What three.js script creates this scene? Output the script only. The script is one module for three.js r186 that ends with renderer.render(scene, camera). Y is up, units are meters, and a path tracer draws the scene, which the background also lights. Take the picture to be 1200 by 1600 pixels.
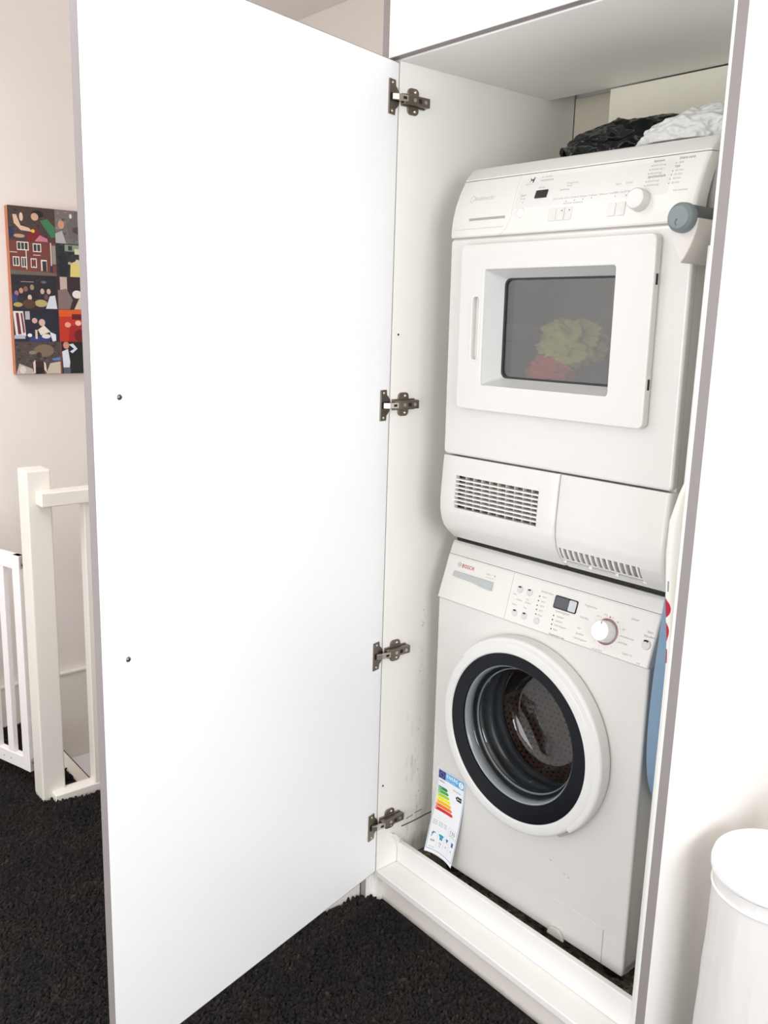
import * as THREE from 'three';
import { RoundedBoxGeometry } from 'three/addons/geometries/RoundedBoxGeometry.js';
import { mergeGeometries, mergeVertices, toCreasedNormals } from 'three/addons/utils/BufferGeometryUtils.js';
import { ImprovedNoise } from 'three/addons/math/ImprovedNoise.js';
import { RectAreaLightUniformsLib } from 'three/addons/lights/RectAreaLightUniformsLib.js';

// ───────── camera, sky, lights, exposure ─────────
const scene = new THREE.Scene();
const camera = new THREE.PerspectiveCamera(2 * Math.atan(800 / 1388.4453) * 180 / Math.PI, 0.75, 0.05, 60);
camera.position.set(1.60436, 1.53426, 1.35698);
camera.rotation.set(-0.20567, 0.87253, 0.02938, 'YXZ');
camera.setViewOffset(1200, 1600, 0, 18.86, 1200, 1600);
scene.background = new THREE.Color(0.80, 0.90, 1.0);
scene.backgroundIntensity = 2.0;
const renderer = new THREE.WebGLRenderer({ antialias: true });
renderer.toneMapping = THREE.LinearToneMapping;
renderer.toneMappingExposure = 0.45;
renderer.shadowMap.enabled = true;
RectAreaLightUniformsLib.init();
const ROOM = { x0: -1.6, x1: 3.2, z0: -0.615, z1: 3.0, h: 2.565 };
const WIN1 = { z0: -0.1, z1: 1.9, y0: 0.85, y1: 2.3 };      // in wall_right
const WIN2 = { x0: -0.1, x1: 2.5, y0: 0.14, y1: 2.3 };         // in wall_front
const day1 = new THREE.RectAreaLight(new THREE.Color(0.955, 0.99, 1.03), 17, 2.0, 1.45);
day1.position.set(ROOM.x1 + 0.16, 1.575, 0.9); day1.lookAt(0, 1.575, 0.9); day1.name = 'window_daylight'; scene.add(day1);
const day2 = new THREE.RectAreaLight(new THREE.Color(0.955, 0.99, 1.03), 8, 2.6, 2.16);
day2.position.set(1.2, 1.22, ROOM.z1 + 0.16); day2.lookAt(1.2, 1.22, 0); day2.name = 'window_daylight_001'; scene.add(day2);

const SKYL = { x0: -1.15, x1: -0.05, z0: 0.95, z1: 2.35 };     // roof light over the landing
const day3 = new THREE.RectAreaLight(new THREE.Color(0.955, 0.99, 1.03), 20, 1.1, 1.4);
day3.position.set(-0.6, ROOM.h + 0.16, 1.65); day3.lookAt(-0.6, 0, 1.65); day3.name = 'roof_daylight'; scene.add(day3);

// ───────── helpers ─────────
let seed = 7;
const rnd = () => { seed = (seed + 0x6d2b79f5) | 0; let t = Math.imul(seed ^ (seed >>> 15), 1 | seed); t = (t + Math.imul(t ^ (t >>> 7), 61 | t)) ^ t; return ((t ^ (t >>> 14)) >>> 0) / 4294967296; };
const noise = new ImprovedNoise(), N = (x, y, z) => noise.noise(x, y, z);
const V2 = (x, y) => new THREE.Vector2(x, y), V3 = (x, y, z) => new THREE.Vector3(x, y, z);
const used = {};
const numbered = (n) => { used[n] = (used[n] ?? -1) + 1; return used[n] ? n + '_' + String(used[n]).padStart(3, '0') : n; };
const std = (c, r = 0.5, o = {}) => new THREE.MeshStandardMaterial({ color: new THREE.Color(c), roughness: r, metalness: 0, ...o });
const phys = (c, r = 0.5, o = {}) => new THREE.MeshPhysicalMaterial({ color: new THREE.Color(c), roughness: r, ...o });
function obj(name, geos, mat, parent) {
  const list = [].concat(geos).map((g) => { const q = g.index ? g.toNonIndexed() : g; for (const k of Object.keys(q.attributes)) if (!['position', 'normal', 'uv'].includes(k)) q.deleteAttribute(k); return q; });
  const m = new THREE.Mesh(list.length > 1 ? mergeGeometries(list) : [].concat(geos)[0], mat);
  m.name = parent ? name : numbered(name); m.castShadow = m.receiveShadow = true;
  (parent || scene).add(m);
  if (parent && parent !== scene) { const n = parent.children.filter((c) => c !== m && c.name.replace(/_\d{3}$/, '') === name).length; if (n) m.name = name + '_' + String(n).padStart(3, '0'); }
  return m;
}
function thing(name, label, category, pos = [0, 0, 0], group) {
  const g = new THREE.Group(); g.name = numbered(name); g.position.set(...pos); scene.add(g);
  g.userData = { label, category }; if (group) g.userData.group = group; return g;
}
const tag = (o, label, category, group, kind) => { o.userData = { label, category }; if (group) o.userData.group = group; if (kind) o.userData.kind = kind; return o; };
const struct = (name, geos, mat, parent) => { const o = obj(name, geos, mat, parent); if (!parent) o.userData.kind = 'structure'; return o; };
// box by its limits
const bx = (x0, x1, y0, y1, z0, z1, r = 0) => {
  const w = x1 - x0, h = y1 - y0, d = z1 - z0;
  const g = r ? new RoundedBoxGeometry(w, h, d, 2, Math.min(r, w / 2.01, h / 2.01, d / 2.01)) : new THREE.BoxGeometry(w, h, d);
  return g.translate((x0 + x1) / 2, (y0 + y1) / 2, (z0 + z1) / 2);
};
const rrect = (S, x0, x1, y0, y1, r) => {
  S.moveTo(x0 + r, y0); S.lineTo(x1 - r, y0); S.absarc(x1 - r, y0 + r, r, -Math.PI / 2, 0); S.lineTo(x1, y1 - r); S.absarc(x1 - r, y1 - r, r, 0, Math.PI / 2);
  S.lineTo(x0 + r, y1); S.absarc(x0 + r, y1 - r, r, Math.PI / 2, Math.PI); S.lineTo(x0, y0 + r); S.absarc(x0 + r, y0 + r, r, Math.PI, 1.5 * Math.PI); return S;
};
// plate in the x–y plane, front face at z1, back at z0, bevelled, with holes
const plate = (shape, z0, z1, b = 0.001, seg = 8) => {
  const g = new THREE.ExtrudeGeometry(shape, { depth: Math.max(1e-4, z1 - z0 - 2 * b), bevelEnabled: b > 0, bevelThickness: b, bevelSize: b, bevelOffset: -b, bevelSegments: 3, curveSegments: seg });
  return g.translate(0, 0, z0 + b);
};
// side profile [z, y] pulled along x
const pull = (pts, x0, x1, b = 0.001, bs = 3) => {
  const S = new THREE.Shape(pts.map(([z, y]) => V2(-z, y)));
  const g = new THREE.ExtrudeGeometry(S, { depth: Math.max(1e-4, x1 - x0 - 2 * b), bevelEnabled: b > 0, bevelThickness: b, bevelSize: b, bevelOffset: -b, bevelSegments: bs });
  g.translate(0, 0, x0 + b); g.rotateY(Math.PI / 2); return g;
};
// moulded cover: a side profile [z, y] (bottom to top) carried along x with rounded ends and rectangular openings [xa, xb, ya, yb]
const shell = (prof, u0, u1, r = 0.008, holes = [], back = 0.034, mid = 10) => {
  let cols = [[u0, back]]; for (let k = 0; k <= 5; k++) { const a = k / 5 * Math.PI / 2; cols.push([u0 + r * (1 - Math.cos(a)), r * (1 - Math.sin(a))]); }
  const cuts = new Set(); for (const h of holes) { cuts.add(h[0]); cuts.add(h[1]); } for (let k = 1; k < mid; k++) cuts.add(u0 + r + (u1 - u0 - 2 * r) * k / mid);
  for (const u of [...cuts].sort((a, b) => a - b)) cols.push([u, 0]);
  for (let k = 5; k >= 0; k--) { const a = k / 5 * Math.PI / 2; cols.push([u1 - r * (1 - Math.cos(a)), r * (1 - Math.sin(a))]); } cols.push([u1, back]);
  const v = [], at = (i, j) => [cols[i][0], prof[j][1], prof[j][0] - cols[i][1]];
  const quad = (a, b, c, d) => v.push(...a, ...b, ...c, ...a, ...c, ...d);
  for (let i = 0; i + 1 < cols.length; i++) for (let j = 0; j + 1 < prof.length; j++) {
    const cu = (cols[i][0] + cols[i + 1][0]) / 2, cy = (prof[j][1] + prof[j + 1][1]) / 2, H = holes.find((h) => cu > h[0] && cu < h[1] && cy > h[2] && cy < h[3]);
    if (!H) { quad(at(i, j), at(i + 1, j), at(i + 1, j + 1), at(i, j + 1)); continue; }
    const A = at(i, j), B = at(i + 1, j), C = at(i + 1, j + 1), D = at(i, j + 1), bk = (p) => [p[0], p[1], p[2] - 0.012];
    if (Math.abs(A[0] - H[0]) < 1e-6) quad(A, bk(A), bk(D), D); if (Math.abs(B[0] - H[1]) < 1e-6) quad(bk(B), B, C, bk(C));
    if (A[1] - H[2] < 1e-4) quad(bk(A), A, B, bk(B)); if (H[3] - D[1] < 1e-4) quad(D, bk(D), bk(C), C);
  }
  const g = new THREE.BufferGeometry(); g.setAttribute('position', new THREE.Float32BufferAttribute(v, 3)); mapUV(g, (x, y) => [x, y]); return toCreasedNormals(g, 0.55);
};
const lathe = (pts, seg = 64) => new THREE.LatheGeometry(pts.map(([r, h]) => V2(r, h)), seg).rotateX(Math.PI / 2);   // axis along +z
const cyl = (r0, r1, h, seg = 24) => new THREE.CylinderGeometry(r1, r0, h, seg).rotateX(Math.PI / 2).translate(0, 0, h / 2);   // from z = 0 to h
const tube = (pts, r, seg = 24, rs = 8) => new THREE.TubeGeometry(new THREE.CatmullRomCurve3(pts.map((p) => V3(...p))), seg, r, rs, false);
const mapUV = (g, f) => { const p = g.attributes.position, uv = new Float32Array(p.count * 2); for (let i = 0; i < p.count; i++) { const [a, b] = f(p.getX(i), p.getY(i), p.getZ(i)); uv[2 * i] = a; uv[2 * i + 1] = b; } g.setAttribute('uv', new THREE.BufferAttribute(uv, 2)); return g; };
const canvasTex = (w, h, draw, color = true) => {
  const c = document.createElement('canvas'); c.width = w; c.height = h; const x = c.getContext('2d'); draw(x, w, h);
  const t = new THREE.CanvasTexture(c); if (color) t.colorSpace = THREE.SRGBColorSpace; t.anisotropy = 8; return t;
};
const noiseTex = (n, f) => { const d = new Uint8Array(n * n * 4); for (let y = 0; y < n; y++) for (let x = 0; x < n; x++) { const v = f(x / n, y / n), i = (y * n + x) * 4; d[i] = d[i + 1] = d[i + 2] = Math.max(0, Math.min(255, v * 255)); d[i + 3] = 255; } const t = new THREE.DataTexture(d, n, n); t.wrapS = t.wrapT = THREE.RepeatWrapping; t.magFilter = THREE.LinearFilter; t.needsUpdate = true; return t; };

// ───────── materials ─────────
const plaster = noiseTex(256, (u, v) => 0.5 + 0.25 * N(u * 24, v * 24, 1.3) + 0.15 * N(u * 70, v * 70, 4.1));
const M = {
  wall: std('#f0e7e0', 0.9, { bumpMap: plaster, bumpScale: 0.0006 }),
  ceil: std('#efe7e1', 0.92),
  carpetBase: std('#1c1615', 1),
  melamine: std('#f4f1ec', 0.42),
  melamineIn: std('#f8f6f0', 0.45),
  edge: std('#928a88', 0.5),
  enamel: phys('#e0dcd6', 0.3, { clearcoat: 0.3, clearcoatRoughness: 0.15 }),
  plasticW: phys('#e8e5e0', 0.38, {}),
  plasticGrey: std('#b9bab9', 0.45),
  seam: std('#3a3532', 0.8),
  black: std('#0d0c0c', 0.6),
  nickel: std('#8d8379', 0.33, { metalness: 0.95 }),
  nickelLight: std('#d6cdc2', 0.28, { metalness: 0.9 }),
  darkSlot: std('#1a1512', 0.7),
  paint: std('#efe8de', 0.45),
  gatePaint: std('#f6f0ee', 0.4),
};

// ───────── the setting ─────────
{
  const { x0, x1, z0, z1, h } = ROOM, t = 0.15;
  // floor with the stair opening cut out
  const S = new THREE.Shape([V2(x0, -z0), V2(x1, -z0), V2(x1, -z1), V2(x0, -z1)]);
  const hole = new THREE.Path([V2(-1.5999, 0.59), V2(-1.0, 0.59), V2(-1.0, -0.35), V2(-1.5999, -0.35)]); S.holes.push(hole);
  const fl = new THREE.ExtrudeGeometry(S, { depth: 0.2, bevelEnabled: false }).rotateX(-Math.PI / 2).translate(0, -0.2, 0);
  struct('floor', fl, M.carpetBase);
  struct('ceiling', [bx(x0 - t, x1 + t, h, h + t, z0 - t, SKYL.z0), bx(x0 - t, x1 + t, h, h + t, SKYL.z1, z1 + t), bx(x0 - t, SKYL.x0, h, h + t, SKYL.z0, SKYL.z1), bx(SKYL.x1, x1 + t, h, h + t, SKYL.z0, SKYL.z1)], M.ceil);
  struct('wall_left', bx(x0 - t, x0, -1.3, h, z0 - t, z1 + t), M.wall);
  struct('wall_back', bx(x0, x1 + t, -1.3, h, z0 - t, z0), M.wall);
  struct('wall_right', [bx(x1, x1 + t, -0.2, WIN1.y0, z0, z1), bx(x1, x1 + t, WIN1.y1, h, z0, z1), bx(x1, x1 + t, WIN1.y0, WIN1.y1, z0, WIN1.z0), bx(x1, x1 + t, WIN1.y0, WIN1.y1, WIN1.z1, z1)], M.wall);
  struct('wall_front', [bx(x0, x1 + t, -0.2, WIN2.y0, z1, z1 + t), bx(x0, x1 + t, WIN2.y1, h, z1, z1 + t), bx(x0, WIN2.x0, WIN2.y0, WIN2.y1, z1, z1 + t), bx(WIN2.x1, x1 + t, WIN2.y0, WIN2.y1, z1, z1 + t)], M.wall);
  struct('wall_stairwell', [bx(-0.999, -0.9, -1.3, -0.2, z0, 0.45), bx(x0, -0.9, -1.3, -0.2, 0.351, 0.45), bx(x0, -0.9, -1.4, -1.3, z0, 0.45)], M.wall);
  struct('baseboard_left', [bx(x0, x0 + 0.016, 0, 0.165, 0.35, z1, 0.004), bx(x0, x0 + 0.016, -0.34, 0.165, z0, 0.352, 0.004), bx(x0, x0 + 0.022, 0.16, 0.172, z0, z1, 0.004)], M.paint);
  // windows: frame, pane
  const glass = phys('#ffffff', 0, { transmission: 1, thickness: 0, ior: 1.45 });
  const f1 = struct('window_1', [bx(x1 + 0.03, x1 + 0.09, WIN1.y0, WIN1.y0 + 0.06, WIN1.z0, WIN1.z1), bx(x1 + 0.03, x1 + 0.09, WIN1.y1 - 0.06, WIN1.y1, WIN1.z0, WIN1.z1), bx(x1 + 0.03, x1 + 0.09, WIN1.y0, WIN1.y1, WIN1.z0, WIN1.z0 + 0.06), bx(x1 + 0.03, x1 + 0.09, WIN1.y0, WIN1.y1, WIN1.z1 - 0.06, WIN1.z1), bx(x1 + 0.03, x1 + 0.09, WIN1.y0, WIN1.y1, 0.87, 0.93), bx(x1 - 0.04, x1 + 0.03, WIN1.y0 - 0.03, WIN1.y0, WIN1.z0 - 0.03, WIN1.z1 + 0.03)], M.paint);
  obj('pane', bx(x1 + 0.058, x1 + 0.062, WIN1.y0 + 0.06, WIN1.y1 - 0.06, WIN1.z0 + 0.06, 0.87), glass, f1);
  obj('pane', bx(x1 + 0.058, x1 + 0.062, WIN1.y0 + 0.06, WIN1.y1 - 0.06, 0.93, WIN1.z1 - 0.06), glass, f1);
  const f2 = struct('window_2', [bx(WIN2.x0, WIN2.x1, WIN2.y0, WIN2.y0 + 0.06, z1 + 0.03, z1 + 0.09), bx(WIN2.x0, WIN2.x1, WIN2.y1 - 0.06, WIN2.y1, z1 + 0.03, z1 + 0.09), bx(WIN2.x0, WIN2.x0 + 0.06, WIN2.y0, WIN2.y1, z1 + 0.03, z1 + 0.09), bx(WIN2.x1 - 0.06, WIN2.x1, WIN2.y0, WIN2.y1, z1 + 0.03, z1 + 0.09)], M.paint);
  obj('pane', bx(WIN2.x0 + 0.06, WIN2.x1 - 0.06, WIN2.y0 + 0.06, WIN2.y1 - 0.06, z1 + 0.058, z1 + 0.062), glass, f2);
  const f3 = struct('window_3', [bx(SKYL.x0, SKYL.x0 + 0.05, h + 0.03, h + 0.09, SKYL.z0, SKYL.z1), bx(SKYL.x1 - 0.05, SKYL.x1, h + 0.03, h + 0.09, SKYL.z0, SKYL.z1), bx(SKYL.x0, SKYL.x1, h + 0.03, h + 0.09, SKYL.z0, SKYL.z0 + 0.05), bx(SKYL.x0, SKYL.x1, h + 0.03, h + 0.09, SKYL.z1 - 0.05, SKYL.z1)], M.paint);
  obj('pane', bx(SKYL.x0 + 0.05, SKYL.x1 - 0.05, h + 0.058, h + 0.062, SKYL.z0 + 0.05, SKYL.z1 - 0.05), glass, f3);
  // short skirting stub beside the wardrobe end
  const dirt = canvasTex(256, 128, (c, w, hh) => { c.fillStyle = '#efe8dd'; c.fillRect(0, 0, w, hh); for (let i = 0; i < 500; i++) { const y = hh - Math.abs(rnd() + rnd() - 1) * 60; c.fillStyle = `rgba(70,60,50,${rnd() * 0.12})`; c.fillRect(rnd() * w, y, 2 + rnd() * 10, 1 + rnd() * 4); } });
  struct('trim_1', mapUV(bx(-0.058, -0.039, 0, 0.06, 0.021, 0.135, 0.002), (x, y, z) => [z / 0.14, y / 0.06]), std('#ffffff', 0.5, { map: dirt }));
}

// carpet pile: twisted shaggy tufts, too many to count
{
  const g = new THREE.IcosahedronGeometry(1, 1); const p = g.attributes.position;
  for (let i = 0; i < p.count; i++) { const x = p.getX(i), y = p.getY(i), z = p.getZ(i), k = 1 + 0.28 * N(x * 2.2, y * 2.2, z * 2.2 + 3); p.setXYZ(i, x * 0.0041 * k, y * 0.0085 * k, z * 0.0038 * k); }
  g.computeVertexNormals();
  const spots = [];
  const rows = [[-1.58, 0.83, 0.0, 1.5, 0.0057], [0.835, 1.4, -0.6, 0.9, 0.0065], [-1.0, -0.06, -0.55, 0.0, 0.015]];
  for (const [ax, bx_, az, bz, st] of rows) for (let x = ax; x < bx_; x += st) for (let z = az; z < bz; z += st) {
    const X = x + (rnd() - 0.5) * st * 1.3, Z = z + (rnd() - 0.5) * st * 1.3;
    if (X < -1.0 && Z < 0.402) continue;
    if (X > -0.037 && X < 0.828 && Z < 0.006 ) { if (Z < -0.022) continue; }
    if (X < -0.035 && X > -0.062 && Z < 0.137 && Z > 0.015) continue;
    if (X > -1.092 && X < -0.94 && Z > 0 && Z < 0.535 && (Z > 0.44 ? X < -0.996 : X < -0.955)) continue;
    spots.push([X, Z]);
  }
  const m = new THREE.InstancedMesh(g, std('#ffffff', 1), spots.length), o = new THREE.Object3D(), col = new THREE.Color();
  spots.forEach(([x, z], i) => {
    const n = 0.5 + 0.5 * N(x * 7, 0.4, z * 7), n2 = N(x * 40, 2.1, z * 40), s = 0.75 + rnd() * 0.6;
    o.position.set(x, 0.004 + 0.004 * n2 + rnd() * 0.004, z); o.rotation.set((rnd() - 0.5) * 1.5, rnd() * 6.3, (rnd() - 0.5) * 1.5); o.scale.set(s, s * (0.8 + rnd() * 0.6), s); o.updateMatrix(); m.setMatrixAt(i, o.matrix);
    const b = (0.0046 + 0.0085 * rnd() * rnd()) * (0.6 + 0.8 * n), br = rnd() < 0.10 ? 2.2 : 1; const w = Math.max(0, N(x * 11 + 5, 3.3, z * 11) + 0.1) * 1.5; col.setRGB(b * (1.25 + 0.9 * w) * br, b * (0.95 + 0.45 * w) * br, b * (0.84 + 0.3 * w) * br); m.setColorAt(i, col);
  });
  m.name = numbered('carpet_pile'); m.castShadow = m.receiveShadow = true; scene.add(m);
  tag(m, 'dark brown shaggy carpet pile covering the whole floor', 'carpet', null, 'stuff');
}

// ───────── wardrobe ─────────
const DA = 1.3364, DOORW = 0.8185, YT = 2.0785;
const wardrobe = thing('wardrobe', 'white built-in wardrobe with grey edges and one tall open door around the machines', 'wardrobe');
{
  const stain = canvasTex(1024, 2048, (c, w, h) => {       // inner face of the left side panel: z -0.6..0 across, y 0..2.08 up
    const X = (z) => (z + 0.6) / 0.6 * w, Y = (y) => (1 - y / 2.08) * h;
    c.fillStyle = '#f6f3ec'; c.fillRect(0, 0, w, h);
    c.strokeStyle = '#6b5c44'; c.lineCap = 'round';
    c.lineWidth = 4; c.beginPath(); c.moveTo(X(-0.085), Y(0.193)); c.quadraticCurveTo(X(-0.12), Y(0.191), X(-0.17), Y(0.196)); c.lineTo(X(-0.3), Y(0.197)); c.stroke();
    c.lineWidth = 2.5; c.strokeStyle = 'rgba(90,78,55,.8)'; c.beginPath(); c.moveTo(X(-0.1), Y(0.209)); c.lineTo(X(-0.123), Y(0.212)); c.moveTo(X(-0.13), Y(0.215)); c.lineTo(X(-0.155), Y(0.217)); c.stroke();
    for (let i = 0; i < 260; i++) { c.fillStyle = `rgba(120,104,60,${rnd() * 0.09})`; const z = -0.09 - rnd() * 0.25, y = 0.1 + rnd() * rnd() * 0.5; c.beginPath(); c.ellipse(X(z), Y(y), 2 + rnd() * 9, 2 + rnd() * 22, 0, 0, 7); c.fill(); }
    for (let i = 0; i < 60; i++) { c.fillStyle = `rgba(90,78,48,${rnd() * 0.25})`; c.beginPath(); c.arc(X(-0.13 - rnd() * 0.012), Y(0.2 + rnd() * 0.6), 1 + rnd() * 2.5, 0, 7); c.fill(); }
  });
  const mStain = std('#ffffff', 0.45, { map: stain });
  const sp = (x0, x1) => bx(x0, x1, 0.0, 2.50, -0.60, 0, 0.0006);
  obj('side_panel', mapUV(sp(-0.018, 0), (x, y, z) => [(z + 0.6) / 0.6, y / 2.08]), mStain, wardrobe);
  obj('side_panel', bx(0.79, 0.8075, 0, 2.5, -0.60, 0, 0.0008), M.melamineIn, wardrobe);
  obj('end_panel', bx(-0.0375, -0.0185, 0, 2.545, -0.61, 0.019, 0.0006), M.melamine, wardrobe);
  obj('edge_band', bx(-0.0375, -0.0185, 0, 2.545, 0.0191, 0.0203), M.edge, wardrobe);
  obj('end_panel', bx(0.808, 0.8265, 0, 2.545, -0.61, 0.019, 0.0006), M.melamine, wardrobe);
  obj('edge_band', bx(0.808, 0.8265, 0, 2.545, 0.0191, 0.0203), M.edge, wardrobe);
  obj('top_panel', bx(0.0005, 0.7895, YT, YT + 0.018, -0.5, 0, 0.0006), M.melamineIn, wardrobe);
  obj('upper_back', bx(0, 0.79, YT + 0.018, 2.5, -0.5, -0.49), M.melamineIn, wardrobe);
  obj('back_panel', bx(0.188, 0.7895, 0.1, YT - 0.003, -0.504, -0.5, 0.0005), std('#e9e2cf', 0.55), wardrobe);
  obj('shelf', bx(0.0005, 0.7895, 0.076, 0.094, -0.60, -0.001, 0.0025), M.melamine, wardrobe);
  obj('kick_board', bx(-0.018, 0.79, 0.0, 0.0755, -0.04, -0.024, 0.001), std('#ece4da', 0.5), wardrobe);
  obj('recess_back', bx(0.0005, 0.2, 0.095, YT + 0.02, -0.6095, -0.603), std('#d9d0bd', 0.7), wardrobe);
  obj('corner_strip', pull([[-0.071, 0.135], [-0.0695, 0.135], [-0.064, 0.158], [-0.050, 0.176], [-0.040, 0.186], [-0.043, 0.190], [-0.056, 0.184], [-0.071, 0.168]], 0.0002, 0.010, 0.001), M.melamine, wardrobe);
  // retaining board behind the shelf, a little higher to the right
  const S = new THREE.Shape([V2(0.001, 0.0945), V2(0.789, 0.0945), V2(0.789, 0.170), V2(0.001, 0.154)]);
  obj('retaining_board', plate(S, -0.085, -0.070, 0.0022), M.melamine, wardrobe);
  // upper compartment door
  const ud = obj('upper_door', bx(-0.0165, 0.8065, YT + 0.0045, 2.53, 0.002, 0.020, 0.0006), M.melamine, wardrobe);
  obj('edge_band', bx(-0.0165, 0.8065, YT + 0.003, YT + 0.0043, 0.002, 0.020), M.edge, ud);
  // the tall open door
  const door = new THREE.Group(); door.name = 'door'; door.rotation.y = -DA; wardrobe.add(door);
  obj('door_leaf', bx(0.0035, DOORW - 0.001, 0.0935, 2.0735, 0.0006, 0.0186, 0.0006), std('#fdfdfd', 0.4), door);
  obj('edge_band', [bx(DOORW - 0.001, DOORW, 0.0925, 2.0745, 0.0006, 0.0186), bx(0.0025, DOORW, 0.0925, 0.0935, 0.0006, 0.0186), bx(0.0025, DOORW, 2.0735, 2.0745, 0.0006, 0.0186)], M.edge, door);
  for (const [s, y] of [[0.764, 1.386], [0.763, 0.92]]) {
    const hd = lathe([[0, 0.003], [0.0022, 0.003], [0.0042, 0.0018], [0.005, 0]], 20).rotateX(Math.PI).translate(s, y, 0.0004);
    const sc = obj('screw', [hd], M.nickel, door);
    obj('screw_slot', [bx(s - 0.003, s + 0.003, y - 0.0005, y + 0.0005, -0.0032, -0.0025), bx(s - 0.0005, s + 0.0005, y - 0.003, y + 0.003, -0.0032, -0.0025)], M.darkSlot, sc);
  }
  for (const [y, z] of [[1.489, -0.018], [0.335, -0.014]]) obj('peg_hole', cyl(0.0024, 0.0024, 0.0012, 12).rotateY(Math.PI / 2).translate(0.0001, y, z), M.darkSlot, wardrobe);
  // hinges
  const cupS = new THREE.Shape([V2(0.040, -0.036), V2(0.040, 0.036), V2(0.018, 0.036), V2(0.0165, 0.024), V2(0.010, 0.019), V2(0.004, 0.011), V2(0.0022, 0), V2(0.004, -0.011), V2(0.010, -0.019), V2(0.0165, -0.024), V2(0.018, -0.036)]);
  for (const hy of [2.0, 1.326, 0.704, 0.234]) {
    const H = new THREE.Group(); H.name = 'hinge' + (wardrobe.children.some((c) => c.name === 'hinge') ? '_' + String(wardrobe.children.filter((c) => /^hinge/.test(c.name)).length).padStart(3, '0') : ''); H.position.set(0, hy, 0); wardrobe.add(H);
    const cp = obj('cup_plate', plate(cupS, -0.0028, 0.0004, 0.0006), M.nickel, H); cp.rotation.y = -DA;
    const dark = obj('cup_recess', [plate(rrect(new THREE.Shape(), 0.006, 0.036, -0.0085, 0.0085, 0.004), -0.0032, -0.0026, 0)], M.darkSlot, H); dark.rotation.y = -DA;
    for (const sy of [-1, 1]) { const s = obj('screw', lathe([[0, 0.0022], [0.0026, 0.0018], [0.0034, 0]], 14).rotateX(Math.PI).translate(0.029, sy * 0.029, -0.0026), M.nickelLight, H); s.rotation.y = -DA; }
    // crank arm from the cup to the body
    const armS = new THREE.Shape([V2(0.008, 0.026), V2(0.014, 0.030), V2(0.0205, 0.018), V2(0.021, -0.008), V2(0.0155, -0.010), V2(0.0145, 0.014)]);
    const arm = new THREE.ExtrudeGeometry(armS, { depth: 0.0115, bevelEnabled: true, bevelThickness: 0.0006, bevelSize: 0.0006, bevelSegments: 1 }).translate(0, 0, -0.00575).rotateX(Math.PI / 2);
    obj('arm', arm, M.nickelLight, H);
    obj('arm_slot', bx(0.0212, 0.0219, -0.003, 0.003, -0.004, 0.006, 0.0003), M.darkSlot, H);
    // mounting plate with two wings on the side panel
    const wing = plate(rrect(new THREE.Shape(), 0.022, 0.054, -0.028, 0.028, 0.010), 0.0002, 0.0045, 0.001).rotateY(Math.PI / 2);
    obj('mounting_plate', [wing, bx(0.0002, 0.006, -0.013, 0.013, -0.072, -0.004, 0.001)], M.nickel, H);
    for (const sy of [-1, 1]) obj('screw', lathe([[0, 0.0026], [0.003, 0.0022], [0.0042, 0]], 16).rotateY(Math.PI / 2).translate(0.0044, sy * 0.02, -0.043), M.nickelLight, H);
    obj('body', bx(0.006, 0.0185, -0.0102, 0.0102, -0.076, -0.001, 0.0018), M.nickel, H);
    for (const z of [-0.03, -0.062]) { const s = obj('screw', cyl(0.0042, 0.0042, 0.0016, 16).rotateY(Math.PI / 2).translate(0.0183, 0, z), M.nickelLight, H); }
    obj('body_slot', bx(0.0183, 0.0188, -0.0045, 0.0045, -0.051, -0.042), M.darkSlot, H);
  }
}
// dirty floor strip under the machines: part of the wardrobe
{
  const tex = canvasTex(512, 512, (c, w, h) => { c.fillStyle = '#6a6154'; c.fillRect(0, 0, w, h); for (let i = 0; i < 5200; i++) { const v = 25 + rnd() * 160; c.fillStyle = `rgba(${v},${v * 0.93},${v * 0.8},.55)`; c.beginPath(); c.ellipse(rnd() * w, rnd() * h, 1 + rnd() * 6, 1 + rnd() * 4, rnd() * 3, 0, 7); c.fill(); } });
  const g = new THREE.PlaneGeometry(0.786, 0.5, 60, 40).rotateX(-Math.PI / 2), p = g.attributes.position;
  for (let i = 0; i < p.count; i++) p.setY(i, 0.0975 + 0.002 * N(p.getX(i) * 30, 1, p.getZ(i) * 30));
  g.translate(0.395, 0, -0.338); g.computeVertexNormals();
  obj('floor_liner', g, std('#ffffff', 0.95, { map: tex }), wardrobe);
}

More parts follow.
